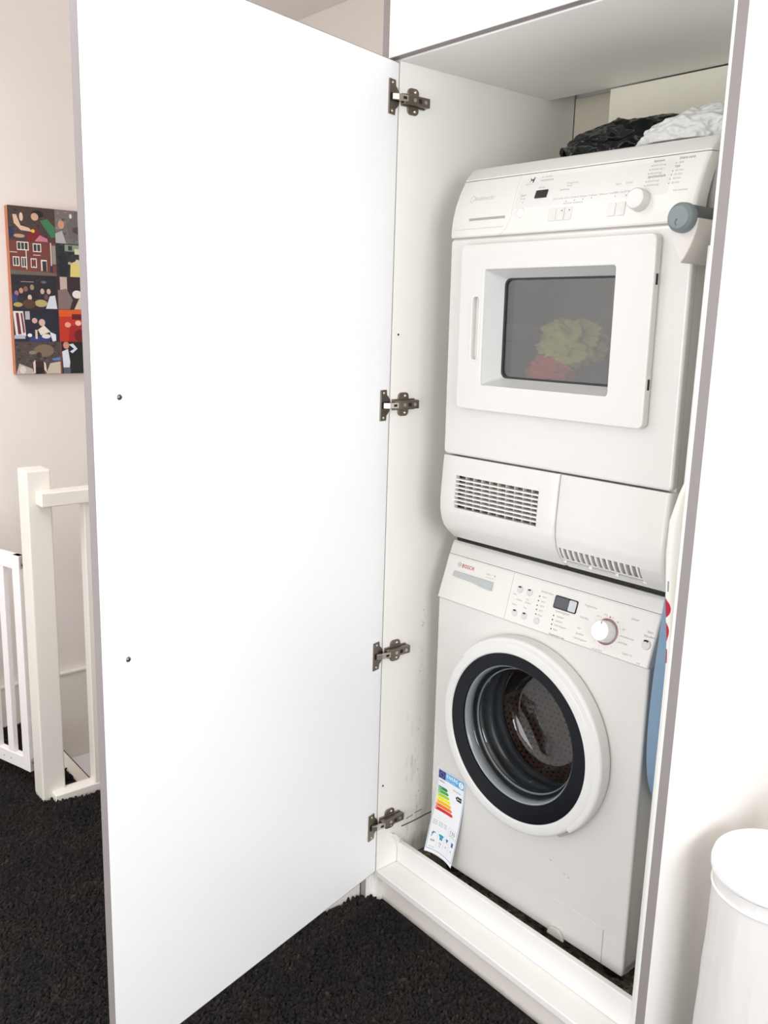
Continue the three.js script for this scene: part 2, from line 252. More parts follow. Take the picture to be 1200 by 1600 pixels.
// ───────── washing machine ─────────
const washer = thing('washing_machine', 'white front-loading washing machine with a dark round porthole under the dryer', 'washing machine', [0.0705, 0.0990, -0.1234]);
washer.rotation.set(0.0006, 0.0273, 0.007, 'YXZ');
{
  const Y = (a) => a - 0.10, W = 0.600, cx = 0.2945, cy = Y(0.591), gx = 0.2965, gy = Y(0.599);
  // cabinet: side walls, back, top and base round the drum
  obj('cabinet', [bx(0.002, 0.02, Y(0.137), Y(0.853), -0.36, -0.012, 0.004), bx(W - 0.02, W - 0.002, Y(0.137), Y(0.853), -0.36, -0.012, 0.004), bx(0.002, 0.02, Y(0.84), Y(0.958), -0.36, -0.048), bx(W - 0.02, W - 0.002, Y(0.84), Y(0.958), -0.36, -0.048), bx(0.002, W - 0.002, Y(0.137), Y(0.955), -0.375, -0.36), bx(0.002, W - 0.002, Y(0.137), Y(0.155), -0.37, -0.014)], M.enamel, washer);
  const F = rrect(new THREE.Shape(), 0, W, Y(0.137), Y(0.849), 0.006), hole = new THREE.Path(); hole.absarc(cx, cy, 0.176, 0, Math.PI * 2, true); F.holes.push(hole);
  obj('front_panel', plate(F, -0.014, 0, 0.005, 48), M.enamel, washer);
  for (const [x, z] of [[0.05, -0.05], [0.55, -0.05], [0.05, -0.32], [0.55, -0.32]]) obj('foot', new THREE.CylinderGeometry(0.02, 0.024, 0.0385, 20).translate(x, 0.0185, z), M.black, washer);
  // control fascia with its print
  const y0 = Y(0.851), y1 = Y(0.9565), w0 = 0.006, w1 = -0.03, Ls = Math.hypot(y1 - y0, w0 - w1);
  const fasciaTex = canvasTex(2048, 384, (c, w, h) => {
    const X = (u) => u / W * w, P = (s) => (1 - s / Ls) * h, T = (s, u, v, mm, col = '#8d8a88', bold) => { c.fillStyle = col; c.font = `${bold ? 'bold ' : ''}${mm / 1000 / W * w}px sans-serif`; c.fillText(s, X(u), P(v)); };
    c.fillStyle = '#f2f0ed'; c.fillRect(0, 0, w, h);
    c.strokeStyle = '#a7a3a0'; c.lineWidth = 3; c.beginPath(); c.moveTo(X(0.2155), P(0.1105)); c.lineTo(X(0.2205), P(0.0)); c.stroke();
    c.strokeStyle = '#c9c6c4'; c.lineWidth = 2; c.beginPath(); c.moveTo(X(0.0), P(0.109)); c.lineTo(X(0.6), P(0.109)); c.stroke();
    // maker's mark: a ring with an armature, then the name in red
    c.strokeStyle = '#8e9094'; c.lineWidth = 4; c.beginPath(); c.arc(X(0.0455), P(0.0915), 17, 0, 7); c.stroke(); c.beginPath(); c.moveTo(X(0.0455) - 8, P(0.0915) - 9); c.lineTo(X(0.0455) - 8, P(0.0915) + 9); c.moveTo(X(0.0455) + 8, P(0.0915) - 9); c.lineTo(X(0.0455) + 8, P(0.0915) + 9); c.moveTo(X(0.0455) - 8, P(0.0915)); c.lineTo(X(0.0455) + 8, P(0.0915)); c.stroke();
    T('BOSCH', 0.0535, 0.0862, 12.5, '#b5202c', true);
    T('Logixx 7', 0.134, 0.087, 6, '#b4b1af'); T('VarioPerfect', 0.134, 0.0795, 5, '#c2bfbd'); T('6', 0.160, 0.086, 7, '#7b7876', true);
    T('Temperatuur', 0.301, 0.0855, 6); ['90°C', '60°C', '40°C', '30°C', 'koud'].forEach((s, i) => T(s, 0.309, 0.0735 - i * 0.0103, 5.5));
    T('Centrifugeren', 0.352, 0.053, 6); ['1400', '1000', '800', '0'].forEach((s, i) => T(['Inweken', 'Spoelen', 'Centrifugeren', 'Klaar'][i], 0.3585, 0.0425 - i * 0.0099, 5.2));
    T('Kinderslot 3 sec.', 0.351, 0.0005, 5.5, '#777472', true);
    T('Programma', 0.4205, 0.0845, 6); T('Katoen', 0.537, 0.0855, 6); T('kort', 0.472, 0.0785, 5); T('eco', 0.456, 0.071, 5); T('40', 0.506, 0.07, 5); T('60°', 0.523, 0.059, 5.5); T('Kreukherstel', 0.523, 0.0445, 5.5); T('wol/zijde', 0.521, 0.0315, 5.5);
    T('Snel/Mix', 0.417, 0.057, 5.5); T('Fijn', 0.418, 0.033, 5.5); T('Spoelen', 0.417, 0.0215, 5.5); T('Centrifugeren', 0.414, 0.0105, 5.5); T('Super 15', 0.537, 0.012, 5.8); T('eco perfect', 0.464, 0.0015, 5.2);
    T('Start', 0.579, 0.0695, 6.5, '#6d6a68'); T('Bijvullen', 0.574, 0.0605, 6.2, '#6d6a68');
    T('Snel', 0.227, 0.0615, 5); T('Perfect', 0.241, 0.0515, 5); T('Eco', 0.267, 0.058, 5); T('Water', 0.232, 0.0385, 5); T('Plus', 0.266, 0.0385, 5); T('Strijken', 0.266, 0.051, 5);
    T('min', 0.573, 0.003, 5);
    c.strokeStyle = '#a8343e'; c.lineWidth = 4; c.beginPath(); c.arc(X(0.488), P(0.0455), 0.0275 / W * w, -2.2, 2.4); c.stroke(); c.fillStyle = '#a8343e'; c.beginPath(); c.arc(X(0.4885), P(0.0772), 6, 0, 7); c.fill();
    c.fillStyle = '#aaa7a5'; for (let k = 0; k < 14; k++) { const a = k / 14 * 6.28; c.beginPath(); c.arc(X(0.488 + 0.0335 * Math.cos(a)), P(0.0455 + 0.0335 * Math.sin(a)), 3, 0, 7); c.fill(); }
  });
  const prof = [[w0 - 0.016, y0], [w0 - 0.003, y0], [w0, y0 + 0.0008], [w1, y1], [w1 - 0.02, y1]];
  const fas = obj('control_panel', mapUV(shell(prof, 0, W, 0.006), (x, y) => [x / W, (y - y0) / (y1 - y0)]), std('#f2efeb', 0.35, { map: fasciaTex }), washer);
  obj('cabinet_top', [shell([[w1 - 0.02, Y(0.9575)], [w1 - 0.0015, Y(0.9575)], [w1 - 0.0015, Y(0.9575)], [-0.040, Y(0.980)], [-0.042, Y(0.985)], [-0.047, Y(0.989)], [-0.09, Y(0.989)]], 0, W, 0.006), bx(0.001, W - 0.001, Y(0.957), Y(0.989), -0.37, -0.06)], M.enamel, washer);
  // things on the fascia are placed in its own tilted frame (u across, s up the slope, out)
  const T = new THREE.Group(); T.name = 'control_cluster'; T.position.set(0, y0, w0 + 0.0005); T.rotation.x = -Math.atan2(w0 - w1, y1 - y0); washer.add(T);
  // detergent drawer grip
  const gs = new THREE.Shape(); gs.moveTo(0.035, 0.0735); gs.lineTo(0.163, 0.0735); gs.lineTo(0.1645, 0.053); gs.bezierCurveTo(0.13, 0.0535, 0.11, 0.0585, 0.09, 0.059); gs.lineTo(0.0345, 0.0605);
  obj('drawer_grip', plate(gs, -0.002, 0.0035, 0.001), M.plasticGrey, T);
  for (const [u, s] of [[0.2442, 0.077], [0.2721, 0.0764], [0.2462, 0.0222], [0.2745, 0.0222], [0.3106, 0.0206], [0.584, 0.0454]]) {
    const big = u > 0.5 ? 0.0105 : 0.0078;
    obj('button', lathe([[0, 0.0022], [big - 0.0015, 0.0022], [big - 0.0004, 0.0015], [big, -0.001]], 28).translate(u, s, 0), std('#d2d1d0', 0.35), T);
    if (u !== 0.3106) { const A = new THREE.Shape(); A.absarc(u - 0.001, s, big * 0.93, 0.95, 2.2, false); A.absarc(u - 0.001, s - 0.001, big * 0.66, 2.2, 0.95, true); obj('indicator', plate(A, 0.0018, 0.0027, 0.0002), M.black, T); }
  }
  for (const [u, s] of [[0.3014, 0.0752], [0.3011, 0.065], [0.3009, 0.0543], [0.3022, 0.0449], [0.3037, 0.0347], [0.3506, 0.044], [0.3507, 0.0345], [0.3516, 0.0243], [0.3531, 0.0143]]) obj('led', cyl(0.0015, 0.0013, 0.0008, 12).translate(u, s, -0.0002), M.black, T);
  const dp = rrect(new THREE.Shape(), 0.3435, 0.4045, 0.0605, 0.0895, 0.004);
  obj('display_frame', plate(dp, -0.0008, 0.0016, 0.0006), M.black, T);
  obj('display', plate(rrect(new THREE.Shape(), 0.346, 0.381, 0.0628, 0.0872, 0.0015), 0.0014, 0.0019, 0.0001), phys('#55565b', 0.15, {}), T);
  obj('display_button', plate(rrect(new THREE.Shape(), 0.383, 0.4025, 0.0628, 0.0872, 0.003), 0.0012, 0.0026, 0.0005), std('#c9cace', 0.35), T);
  const kn = obj('knob', lathe([[0, 0.026], [0.0195, 0.026], [0.0215, 0.0245], [0.0235, 0.004], [0.0242, 0.0]], 48).translate(0.488, 0.0455, 0), phys('#f4f3f1', 0.22, { clearcoat: 0.5 }), T);
  obj('pointer', bx(0.4872, 0.4888, 0.060, 0.0655, 0.0255, 0.0266), std('#b32a35', 0.4), kn);
  obj('knob_collar', new THREE.TorusGeometry(0.0253, 0.0012, 8, 48).translate(0.488, 0.0455, 0.0006), std('#9c8f8d', 0.3, { metalness: 0.6 }), T);
  // door: white bezel, dark ring, glass bowl
  const at = (g) => g.translate(cx, cy, 0), ag = (g) => g.translate(gx, gy, 0);
  const dr = new THREE.Group(); dr.name = 'door'; washer.add(dr);
  const bzM = phys('#e3e0db', 0.32, { clearcoat: 0.2 });
  obj('bezel', at(lathe([[0.1975, 0.0345], [0.198, 0.0368], [0.1995, 0.0392], [0.202, 0.040], [0.2175, 0.0395], [0.2225, 0.0375], [0.2255, 0.0335], [0.2270, 0.026], [0.2275, 0.0005]], 120)), bzM, dr);
  // crescent grip that thickens the bezel along the top and right
  const hs = new THREE.Shape(); const a0 = -0.80, a1 = 2.45; hs.absarc(cx + 0.007, cy + 0.005, 0.2315, a0, a1, false); hs.absarc(cx, cy, 0.2, a1, a0, true);
  obj('door_handle', plate(hs, 0.001, 0.0385, 0.007, 60), bzM, dr);
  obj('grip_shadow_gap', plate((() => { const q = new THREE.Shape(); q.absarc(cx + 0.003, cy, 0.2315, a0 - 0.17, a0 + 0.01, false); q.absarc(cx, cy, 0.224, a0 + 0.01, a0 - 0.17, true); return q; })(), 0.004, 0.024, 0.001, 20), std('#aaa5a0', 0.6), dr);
  { const q = new THREE.Shape(); q.absarc(cx, cy, 0.1985, 0, Math.PI * 2, false); const w = new THREE.Path(); w.absarc(gx, gy, 0.1615, 0, Math.PI * 2, true); q.holes.push(w); obj('dark_ring', plate(q, 0.024, 0.0362, 0.0012, 96), phys('#0b0d14', 0.3, { specularIntensity: 0.5 }), dr); }
  const bowlG = phys('#e6ebee', 0.02, { transmission: 1, thickness: 0, ior: 1.75 });
  const bw = [[0.161, 0.030]]; for (let k = 0; k <= 26; k++) { const t = k / 26; bw.push([0.1595 - 0.040 * t + 0.0012 * Math.sin(t * 30), 0.026 - 0.115 * t]); } bw.push([0.112, -0.097], [0.10, -0.102], [0.06, -0.105], [0.0, -0.106]);
  obj('glass_bowl', ag(lathe(bw, 96)), bowlG, dr);
  obj('bowl_rim', ag(lathe([[0.1622, 0.032], [0.1625, 0.024], [0.1592, 0.016], [0.1545, 0.012], [0.1560, 0.021], [0.1575, 0.030], [0.1622, 0.032]], 96)), phys('#8b9194', 0.18, { clearcoat: 0.5 }), dr);
  obj('bowl_rim', ag(lathe([[0.1475, 0.004], [0.1490, 0.001], [0.1460, -0.004], [0.1445, 0.0]], 96)), phys('#777d80', 0.2, { clearcoat: 0.5 }), dr);
  obj('gasket', ag(lathe([[0.174, -0.002], [0.168, -0.012], [0.160, -0.02], [0.158, -0.034], [0.164, -0.042], [0.154, -0.050], [0.150, -0.062], [0.157, -0.072], [0.149, -0.080], [0.147, -0.09], [0.152, -0.1], [0.2, -0.102]], 72)), std('#3b3c3d', 0.42), washer);
  // stainless drum with perforations
  const holes = canvasTex(1024, 1024, (c, w, h) => { c.fillStyle = '#a08f86'; c.fillRect(0, 0, w, h); for (let r = 0; r < 32; r++) for (let k = 0; k < 32; k++) { c.fillStyle = '#0c0a0a'; c.beginPath(); c.arc((k + 0.5 + (r % 2) * 0.5) * 32, (r + 0.5) * 32, 6.5, 0, 7); c.fill(); } });
  holes.wrapS = holes.wrapT = THREE.RepeatWrapping;
  const drumM = std('#f0dccf', 0.32, { metalness: 0.45, map: holes });
  const side = new THREE.CylinderGeometry(0.236, 0.236, 0.23, 96, 1, true).rotateX(Math.PI / 2).translate(0, 0, -0.215); mapUV(side, (x, y, z) => [(Math.atan2(y, x) / 6.2832 + 0.5) * 3, z * 2]);
  const back = new THREE.CircleGeometry(0.236, 96).translate(0, 0, -0.330); mapUV(back, (x, y) => [x * 2, y * 2]);
  obj('drum', [at(side), at(back), at(lathe([[0.150, -0.101], [0.2, -0.103], [0.236, -0.1]], 72))], drumM, washer);
  for (let k = 0; k < 3; k++) { const a = 0.6 + k * 2.094; const pd = new THREE.Shape(); pd.moveTo(-0.03, 0); pd.quadraticCurveTo(-0.012, 0.01, -0.006, 0.05); pd.lineTo(0.006, 0.05); pd.quadraticCurveTo(0.012, 0.01, 0.03, 0); const g = plate(pd, -0.32, -0.115, 0.003).translate(0, -0.235, 0).rotateZ(a); obj('drum_paddle', at(g), std('#8d8985', 0.25, { metalness: 0.8 }), washer); }
  obj('tub_shell', at(lathe([[0.26, -0.09], [0.262, -0.345], [0, -0.347]], 48)), M.black, washer);
  // service flap and its lint tab low on the right
  const fs = new THREE.Shape(); rrect(fs, 0.405, 0.545, Y(0.141), Y(0.226), 0.003);
  obj('service_flap', plate(fs, -0.002, 0.0012, 0.0005), M.enamel, washer);
  obj('flap_line', [bx(0.5452, 0.5464, Y(0.142), Y(0.225), -0.001, 0.0006)], std('#b9b4ae', 0.6), washer);
  const tb = new THREE.Shape(); tb.absarc(0.424, Y(0.137), 0.023, 0, Math.PI, false);
  obj('drain_tab', plate(tb, 0.0015, 0.009, 0.002, 20), phys('#eeeae2', 0.35, { transmission: 0.3, thickness: 0 }), washer);
  const chips = [[0.43, 0.30], [0.442, 0.297], [0.39, 0.315]];
  obj('paint_chip', chips.map(([u, y]) => plate(rrect(new THREE.Shape(), u, u + 0.006, Y(y), Y(y) + 0.002, 0.0008), -0.0002, 0.0004, 0.0001)), std('#b6b0a8', 0.8), washer);
}

// energy label: a paper sheet stuck to the washer, its lower end curling away
{
  const tex = canvasTex(512, 1120, (c, w, h) => {
    c.fillStyle = '#f4f4f5'; c.fillRect(0, 0, w, h); c.strokeStyle = '#5d86b4'; c.lineWidth = 6; c.beginPath(); c.roundRect(14, 14, w - 28, h - 60, 14); c.stroke();
    c.fillStyle = '#232f86'; c.fillRect(24, 24, 130, 110); c.fillStyle = '#d8c33a'; for (let k = 0; k < 12; k++) { const a = k / 12 * 6.283; c.beginPath(); c.arc(89 + 34 * Math.cos(a), 79 + 34 * Math.sin(a), 4, 0, 7); c.fill(); }
    c.fillStyle = '#59aee0'; c.fillRect(158, 24, 330, 110); c.fillStyle = '#eef6fb'; c.font = 'bold 66px sans-serif'; c.fillText('ENERG', 166, 88); c.font = '20px sans-serif'; c.fillText('енергия · ενεργεια', 168, 120);
    c.fillStyle = '#ffffff'; c.beginPath(); c.arc(438, 80, 42, 0, 7); c.fill(); c.fillStyle = '#3a93cf'; c.font = 'bold 40px sans-serif'; c.fillText('A', 424, 78); c.fillText('Y', 426, 112);
    c.fillStyle = '#333'; c.font = 'bold 26px sans-serif'; c.fillText('I BOSCH', 40, 178); c.font = '24px sans-serif'; c.fillText('WAQ28363NL', 300, 208);
    const cols = ['#0b8a3e', '#3fae3f', '#b6d334', '#f7ec1d', '#fbbf1a', '#ef7a22', '#d8232a'], L = ['A+++', 'A++', 'A+', 'A', 'B', 'C', 'D'];
    cols.forEach((k, i) => { const y = 240 + i * 46, x1 = 190 + i * 26; c.fillStyle = k; c.beginPath(); c.moveTo(36, y); c.lineTo(x1, y); c.lineTo(x1 + 24, y + 20); c.lineTo(x1, y + 40); c.lineTo(36, y + 40); c.fill(); c.fillStyle = '#fff'; c.font = 'bold 26px sans-serif'; c.fillText(L[i], 44, y + 30); });
    c.fillStyle = '#111'; c.beginPath(); c.moveTo(470, 250); c.lineTo(390, 250); c.lineTo(362, 280); c.lineTo(390, 310); c.lineTo(470, 310); c.fill(); c.fillStyle = '#fff'; c.font = 'bold 34px sans-serif'; c.fillText('A+++', 388, 292);
    c.fillStyle = '#9aa'; for (let r = 0; r < 3; r++) { c.fillRect(40, 690 + r * 22, 90, 7); c.fillRect(150, 690 + r * 22, 80, 7); c.fillRect(250, 690 + r * 22, 50, 7); }
    c.fillStyle = '#222'; c.font = '62px sans-serif'; c.fillText('139', 360, 760); c.font = '18px sans-serif'; c.fillText('kWh/annum', 366, 786);
    c.strokeStyle = '#b9c6d2'; c.lineWidth = 3; for (const x of [165, 285, 385]) { c.beginPath(); c.moveTo(x, 810); c.lineTo(x, 1030); c.stroke(); } c.strokeRect(340, 690, 150, 106);
    c.fillStyle = '#2f86b0'; c.fillRect(72, 842, 50, 16); c.fillRect(60, 858, 30, 24); c.beginPath(); c.arc(66, 900, 10, 0, 7); c.fill();
    c.fillStyle = '#1f9bb5'; c.fillRect(205, 842, 52, 70); c.fillRect(188, 842, 84, 28); c.fillStyle = '#2b5c9e'; c.beginPath(); c.moveTo(315, 850); c.lineTo(365, 850); c.lineTo(340, 900); c.fill(); c.fillRect(425, 842, 36, 56);
    c.fillStyle = '#333'; c.font = 'bold 32px sans-serif'; c.fillText('8200', 60, 970); c.fillText('7.0', 206, 970); c.font = '24px sans-serif'; c.fillText('AB', 320, 965); c.fillText('kg', 214, 1000); c.fillText('dB', 420, 965); c.font = '20px sans-serif'; c.fillStyle = '#777'; c.fillText('2010/1061', 50, 1050);
  });
  const g = new THREE.PlaneGeometry(0.098, 0.234, 14, 40), p = g.attributes.position;
  for (let i = 0; i < p.count; i++) {
    const u = p.getX(i) / 0.098 + 0.5, t = 0.5 - p.getY(i) / 0.234;   // t 0 at the top
    const lift = 0.030 * Math.pow(Math.max(0, t - 0.2) / 0.8, 1.4), arch = -0.012 * Math.max(0, t - 0.55) / 0.45 * (4 * u * (1 - u)) ;
    p.setXYZ(i, p.getX(i) - 0.004 * t, p.getY(i) + arch * 0.2 + 0.006 * t * (1 - Math.pow(2 * u - 1, 2)), 0.0012 + Math.max(0, lift + arch * 0.6));
  }
  g.computeVertexNormals();
  const lab = tag(obj('energy_label', g, std('#ffffff', 0.35, { map: tex, side: THREE.DoubleSide })), 'paper energy label with green to red arrows stuck on the washing machine', 'label');
  const v = V3(0.068, 0.394 - 0.117 - 0.10, 0).applyEuler(washer.rotation).add(washer.position); lab.position.copy(v); lab.rotation.copy(washer.rotation); lab.rotation.z -= 0.03;
}

// ───────── stacking frame between the machines ─────────
{
  const st = thing('stacking_frame', 'flat black stacking frame squeezed between the washer and the dryer', 'frame', [0.0746, 0.9885, -0.1234]); st.rotation.set(0, 0.031, 0.012, 'YXZ');
  obj('rail', [bx(0.004, 0.604, 0, 0.0225, -0.07, -0.042, 0.003), bx(0.004, 0.604, 0, 0.0225, -0.36, -0.33, 0.003)], M.black, st);
  obj('side_rail', [bx(0.004, 0.03, 0, 0.0225, -0.335, -0.065)], M.black, st); obj('side_rail', [bx(0.578, 0.604, 0, 0.0225, -0.335, -0.065)], M.black, st);
}

// ───────── tumble dryer ─────────
const dryer = thing('tumble_dryer', 'white tumble dryer with a square glass door stacked on top of the washing machine', 'tumble dryer', [0.1048, 1.0200, -0.0815]);
dryer.rotation.set(0.0011, 0.0365, 0.0086, 'YXZ');
{
  const Y = (a) => a - 1.02, W = 0.597;
  obj('cabinet', [...[[0.001, 0.016], [W - 0.016, W - 0.001]].flatMap(([a, b]) => [bx(a, b, Y(1.075), Y(1.708), -0.40, -0.018), bx(a, b, Y(1.013), Y(1.076), -0.40, -0.062), bx(a, b, Y(1.707), Y(1.831), -0.40, -0.055)]), bx(0.002, W - 0.002, Y(1.022), Y(1.829), -0.405, -0.395), bx(0.016, W - 0.016, Y(1.013), Y(1.045), -0.4, -0.066)], M.enamel, dryer);
  obj('inner_frame', bx(0.016, W - 0.016, Y(1.06), Y(1.225), -0.045, -0.032), M.seam, dryer); obj('inner_frame', bx(0.006, W - 0.006, Y(1.69), Y(1.72), -0.02, -0.005), std('#b5b0aa', 0.6), dryer);
  // front panel with the door opening
  const F = rrect(new THREE.Shape(), 0, W, Y(1.2195), Y(1.7035), 0.010), h = new THREE.Path(); rrect(h, 0.118, 0.462, Y(1.380), Y(1.642), 0.012); F.holes.push(h);
  obj('front_panel', plate(F, -0.024, 0, 0.0065), M.enamel, dryer);
  // control panel: convex, leaning back
  const y0 = Y(1.7055), y1 = Y(1.8285), L = 0.1293;
  const tex = canvasTex(2048, 448, (c, w, hh) => {
    const X = (u) => u / W * w, P = (s) => (1 - s / L) * hh, T = (s, u, v, mm, col = '#9b9793', bold) => { c.fillStyle = col; c.font = `${bold ? 'bold ' : ''}${mm / 1000 / W * w}px sans-serif`; c.fillText(s, X(u), P(v)); };
    c.fillStyle = '#f1efea'; c.fillRect(0, 0, w, hh);
    c.fillStyle = '#eae8e5'; c.beginPath(); c.roundRect(X(0.177), P(0.120), X(0.535) - X(0.177), P(0.054) - P(0.120), 20); c.fill();
    c.strokeStyle = '#d0cbc6'; c.lineWidth = 3; c.beginPath(); c.moveTo(X(0.1685), P(0.129)); c.lineTo(X(0.1745), P(0.042)); c.quadraticCurveTo(X(0.170), P(0.012), X(0.145), P(0.0)); c.stroke();
    c.strokeStyle = '#c9b9b9'; c.lineWidth = 4; c.beginPath(); c.ellipse(X(0.0505), P(0.0855), 18, 26, 0, 0.8, 5.4); c.stroke();
    c.fillStyle = '#bdb0b0'; c.font = 'italic 40px serif'; c.fillText('Bauknecht', X(0.0525), P(0.0815));
    // black double mark near the top
    c.fillStyle = '#1b1919'; c.beginPath(); c.moveTo(X(0.1965), P(0.1195)); c.quadraticCurveTo(X(0.2075), P(0.1165), X(0.1965), P(0.1075)); c.quadraticCurveTo(X(0.2035), P(0.1150), X(0.1965), P(0.1195)); c.fill(); c.fillRect(X(0.2065), P(0.1205), 9, P(0.1085) - P(0.1205)); c.beginPath(); c.moveTo(X(0.199), P(0.1145)); c.lineTo(X(0.2065), P(0.1165)); c.lineTo(X(0.2065), P(0.1125)); c.fill();
    T('IMPULSE', 0.190, 0.1035, 4.5, '#b7b3af'); T('A - CLASSE', 0.2275, 0.117, 5.5); T('Superbehoud', 0.2265, 0.1095, 5.5, '#85817d');
    T('Resttijd', 0.229, 0.0935, 5); T('Start', 0.187, 0.079, 7, '#8b8783'); T('Pauze', 0.189, 0.0725, 4.5);
    T('Droog Finish', 0.299, 0.096, 5); T('Pauze', 0.302, 0.0905, 4.5); T('Bediening', 0.287, 0.0835, 5); T('Zoem', 0.4175, 0.082, 5); T('Sneller', 0.440, 0.0825, 5);
    T('Start uitstel  Zacht  Kreukvrij  Delicaat  Strijkklaar  Tijdkeuze  Anti-kreuk  Extra', 0.276, 0.065, 4.9); T('Kastdroog  Hangdroog', 0.305, 0.0535, 4.6); T('Uit', 0.42, 0.066, 5); T('Programma', 0.443, 0.0662, 5);
    T('Katoen', 0.4855, 0.1195, 6.5, '#7c7874', true); ['Extra droog', 'Kastdroog +', 'Kastdroog'].forEach((s, i) => T(s, 0.487, 0.1112 - i * 0.0078, 5.2)); T('Synthetisch', 0.4845, 0.0885, 6.5, '#7c7874', true); ['Kastdroog', 'Strijkdroog'].forEach((s, i) => T(s, 0.487, 0.0805 - i * 0.0078, 5.2));
    T('☆ Extra care', 0.533, 0.1195, 6.5, '#7c7874', true); T('Tijd', 0.534, 0.104, 6.2, '#7c7874', true); ['Zijde', '60 min', '45 min', '30 min', '20 min'].forEach((s, i) => T(s, 0.538, [0.1118, 0.0965, 0.089, 0.081, 0.073][i], 5.2)); T('Alle weefsels', 0.545, 0.058, 5);
    c.fillStyle = '#8b8783'; for (const [u, s] of [[0.485, 0.1125], [0.4842, 0.1047], [0.484, 0.097], [0.484, 0.0817], [0.4838, 0.0738], [0.5345, 0.1128], [0.5333, 0.0975], [0.5328, 0.09], [0.5325, 0.082], [0.5327, 0.0742], [0.197, 0.066], [0.31, 0.0595], [0.33, 0.06], [0.35, 0.0605], [0.37, 0.061], [0.424, 0.0595], [0.448, 0.0595]]) { c.beginPath(); c.arc(X(u), P(s), 4, 0, 7); c.fill(); }
  });
  const prof = [[-0.02, y0], [0.002, y0], [0.004, y0 + 0.003], [0.0035, y0 + 0.02], [-0.0005, y0 + 0.045], [-0.009, y0 + 0.072], [-0.0205, y0 + 0.098], [-0.035, y1], [-0.06, y1]];
  obj('control_panel', mapUV(shell(prof, 0, W, 0.009), (x, y) => [x / W, (y - y0) / (y1 - y0)]), std('#f3f1ee', 0.36, { map: tex }), dryer);
  obj('lid', [shell([[-0.07, Y(1.8302)], [-0.0375, Y(1.8302)], [-0.037, Y(1.833)], [-0.059, Y(1.8565)], [-0.064, Y(1.8597)], [-0.071, Y(1.861)], [-0.12, Y(1.861)]], 0, W, 0.009), bx(0.001, W - 0.001, Y(1.8302), Y(1.8609), -0.40, -0.085, 0.001)], M.enamel, dryer);
  // controls, each set on the surface of the curved panel
  const surf = (y) => { for (let i = 1; i < prof.length; i++) { const [za, ya] = prof[i], [zb, yb] = prof[i + 1] || prof[i]; if (y >= ya && y <= yb) { const k = (y - ya) / (yb - ya); return [za + (zb - za) * k, Math.atan2(za - zb, yb - ya)]; } } return [0, 0]; };
  const cluster = new THREE.Group(); cluster.name = 'control_cluster'; dryer.add(cluster);
  const set = (name, g, m, u, s, parent = cluster) => { const y = y0 + s * 0.951, [z, a] = surf(y); const o = obj(name, g, m, parent); o.position.set(u, y, z); o.rotation.x = -a; return o; };
  set('drawer_slot', bx(-0.051, 0.051, -0.0025, 0.0025, -0.004, 0.0012, 0.0008), std('#a7a29b', 0.5), 0.106, 0.0385);
  set('drawer_lip', bx(-0.072, 0.07, -0.001, 0.001, -0.003, 0.0028, 0.0008), M.plasticW, 0.086, 0.0185);
  set('display', plate(rrect(new THREE.Shape(), -0.0152, 0.0152, -0.0086, 0.0086, 0.001), -0.001, 0.0016, 0.0003), phys('#2b2422', 0.2), 0.242, 0.0805);
  set('start_button', lathe([[0, 0.0028], [0.0085, 0.0028], [0.0102, 0.0018], [0.0108, -0.002]], 32), M.plasticW, 0.1985, 0.0435);
  for (const u of [0.2825, 0.3035, 0.3215, 0.4225, 0.4435]) set('button', bx(-0.0085, 0.0085, -0.0125, 0.0125, -0.003, 0.0022, 0.0012), std('#dcd8d2', 0.4), u, 0.0335);
  for (const u of [0.3035, 0.3215]) set('indicator', cyl(0.0012, 0.001, 0.0005, 10).translate(0.004, 0.006, 0.0035), M.darkSlot, u, 0.0335);
  const k = set('knob', lathe([[0, 0.0205], [0.0165, 0.0205], [0.0188, 0.0185], [0.0205, 0.0]], 48), std('#dedad4', 0.4), 0.4825, 0.0455);
  // lower covers: same rounded profile, one left with the air grille, one right with fins
  const low = (ya, yb) => { const P = [[1.2175, -0.0015], [1.2155, 0.0005], [1.19, 0.003], [1.15, 0.006], [1.115, 0.0085], [1.085, 0.0075], [1.062, 0.0015], [1.046, -0.0065], [1.034, -0.0165], [1.022, -0.031], [1.012, -0.043]]; const f = (y) => { for (let i = 0; i + 1 < P.length; i++) if (y <= P[i][0] && y >= P[i + 1][0]) { const q = (y - P[i + 1][0]) / (P[i][0] - P[i + 1][0]); return P[i + 1][1] + q * (P[i][1] - P[i + 1][1]); } return y > 1.2175 ? -0.0015 : -0.043; }; const out = [], n = Math.max(2, Math.round((yb - ya) / 0.008)); for (let i = 0; i <= n; i++) { const y = ya + (yb - ya) * i / n; out.push([f(y), Y(y)]); } return out; };
  const solid = (ya, yb, th = 0.02) => { const o = low(ya, yb); return [...o, ...o.slice().reverse().map(([z, y]) => [z - th, y])]; };
  const gu0 = 0.049, gu1 = 0.291, gy0 = 1.097, gy1 = 1.1735, ux = 0.3385;
  const lower = new THREE.Group(); lower.name = 'lower_cover'; dryer.add(lower);
  const strip = (ya, yb, hs = []) => { const L = new Set([ya, yb]); for (let y = ya + 0.006; y < yb - 0.003; y += 0.006) L.add(y); for (const h of hs) { L.add(h[2] + 1.02); L.add(h[3] + 1.02); } const ys = [...L].sort((p, q) => p - q).filter((y, i, A) => !i || y - A[i - 1] > 1e-5); const P = ys.map((y) => low(y, y + 1e-7)[0].map((q, i) => (i ? Y(y) : q))); return [[P[0][0] - 0.03, P[0][1]], ...P, [P.at(-1)[0] - 0.02, P.at(-1)[1]]]; };
  const gh = [[gu0, gu1, Y(gy0), Y(gy1)]];
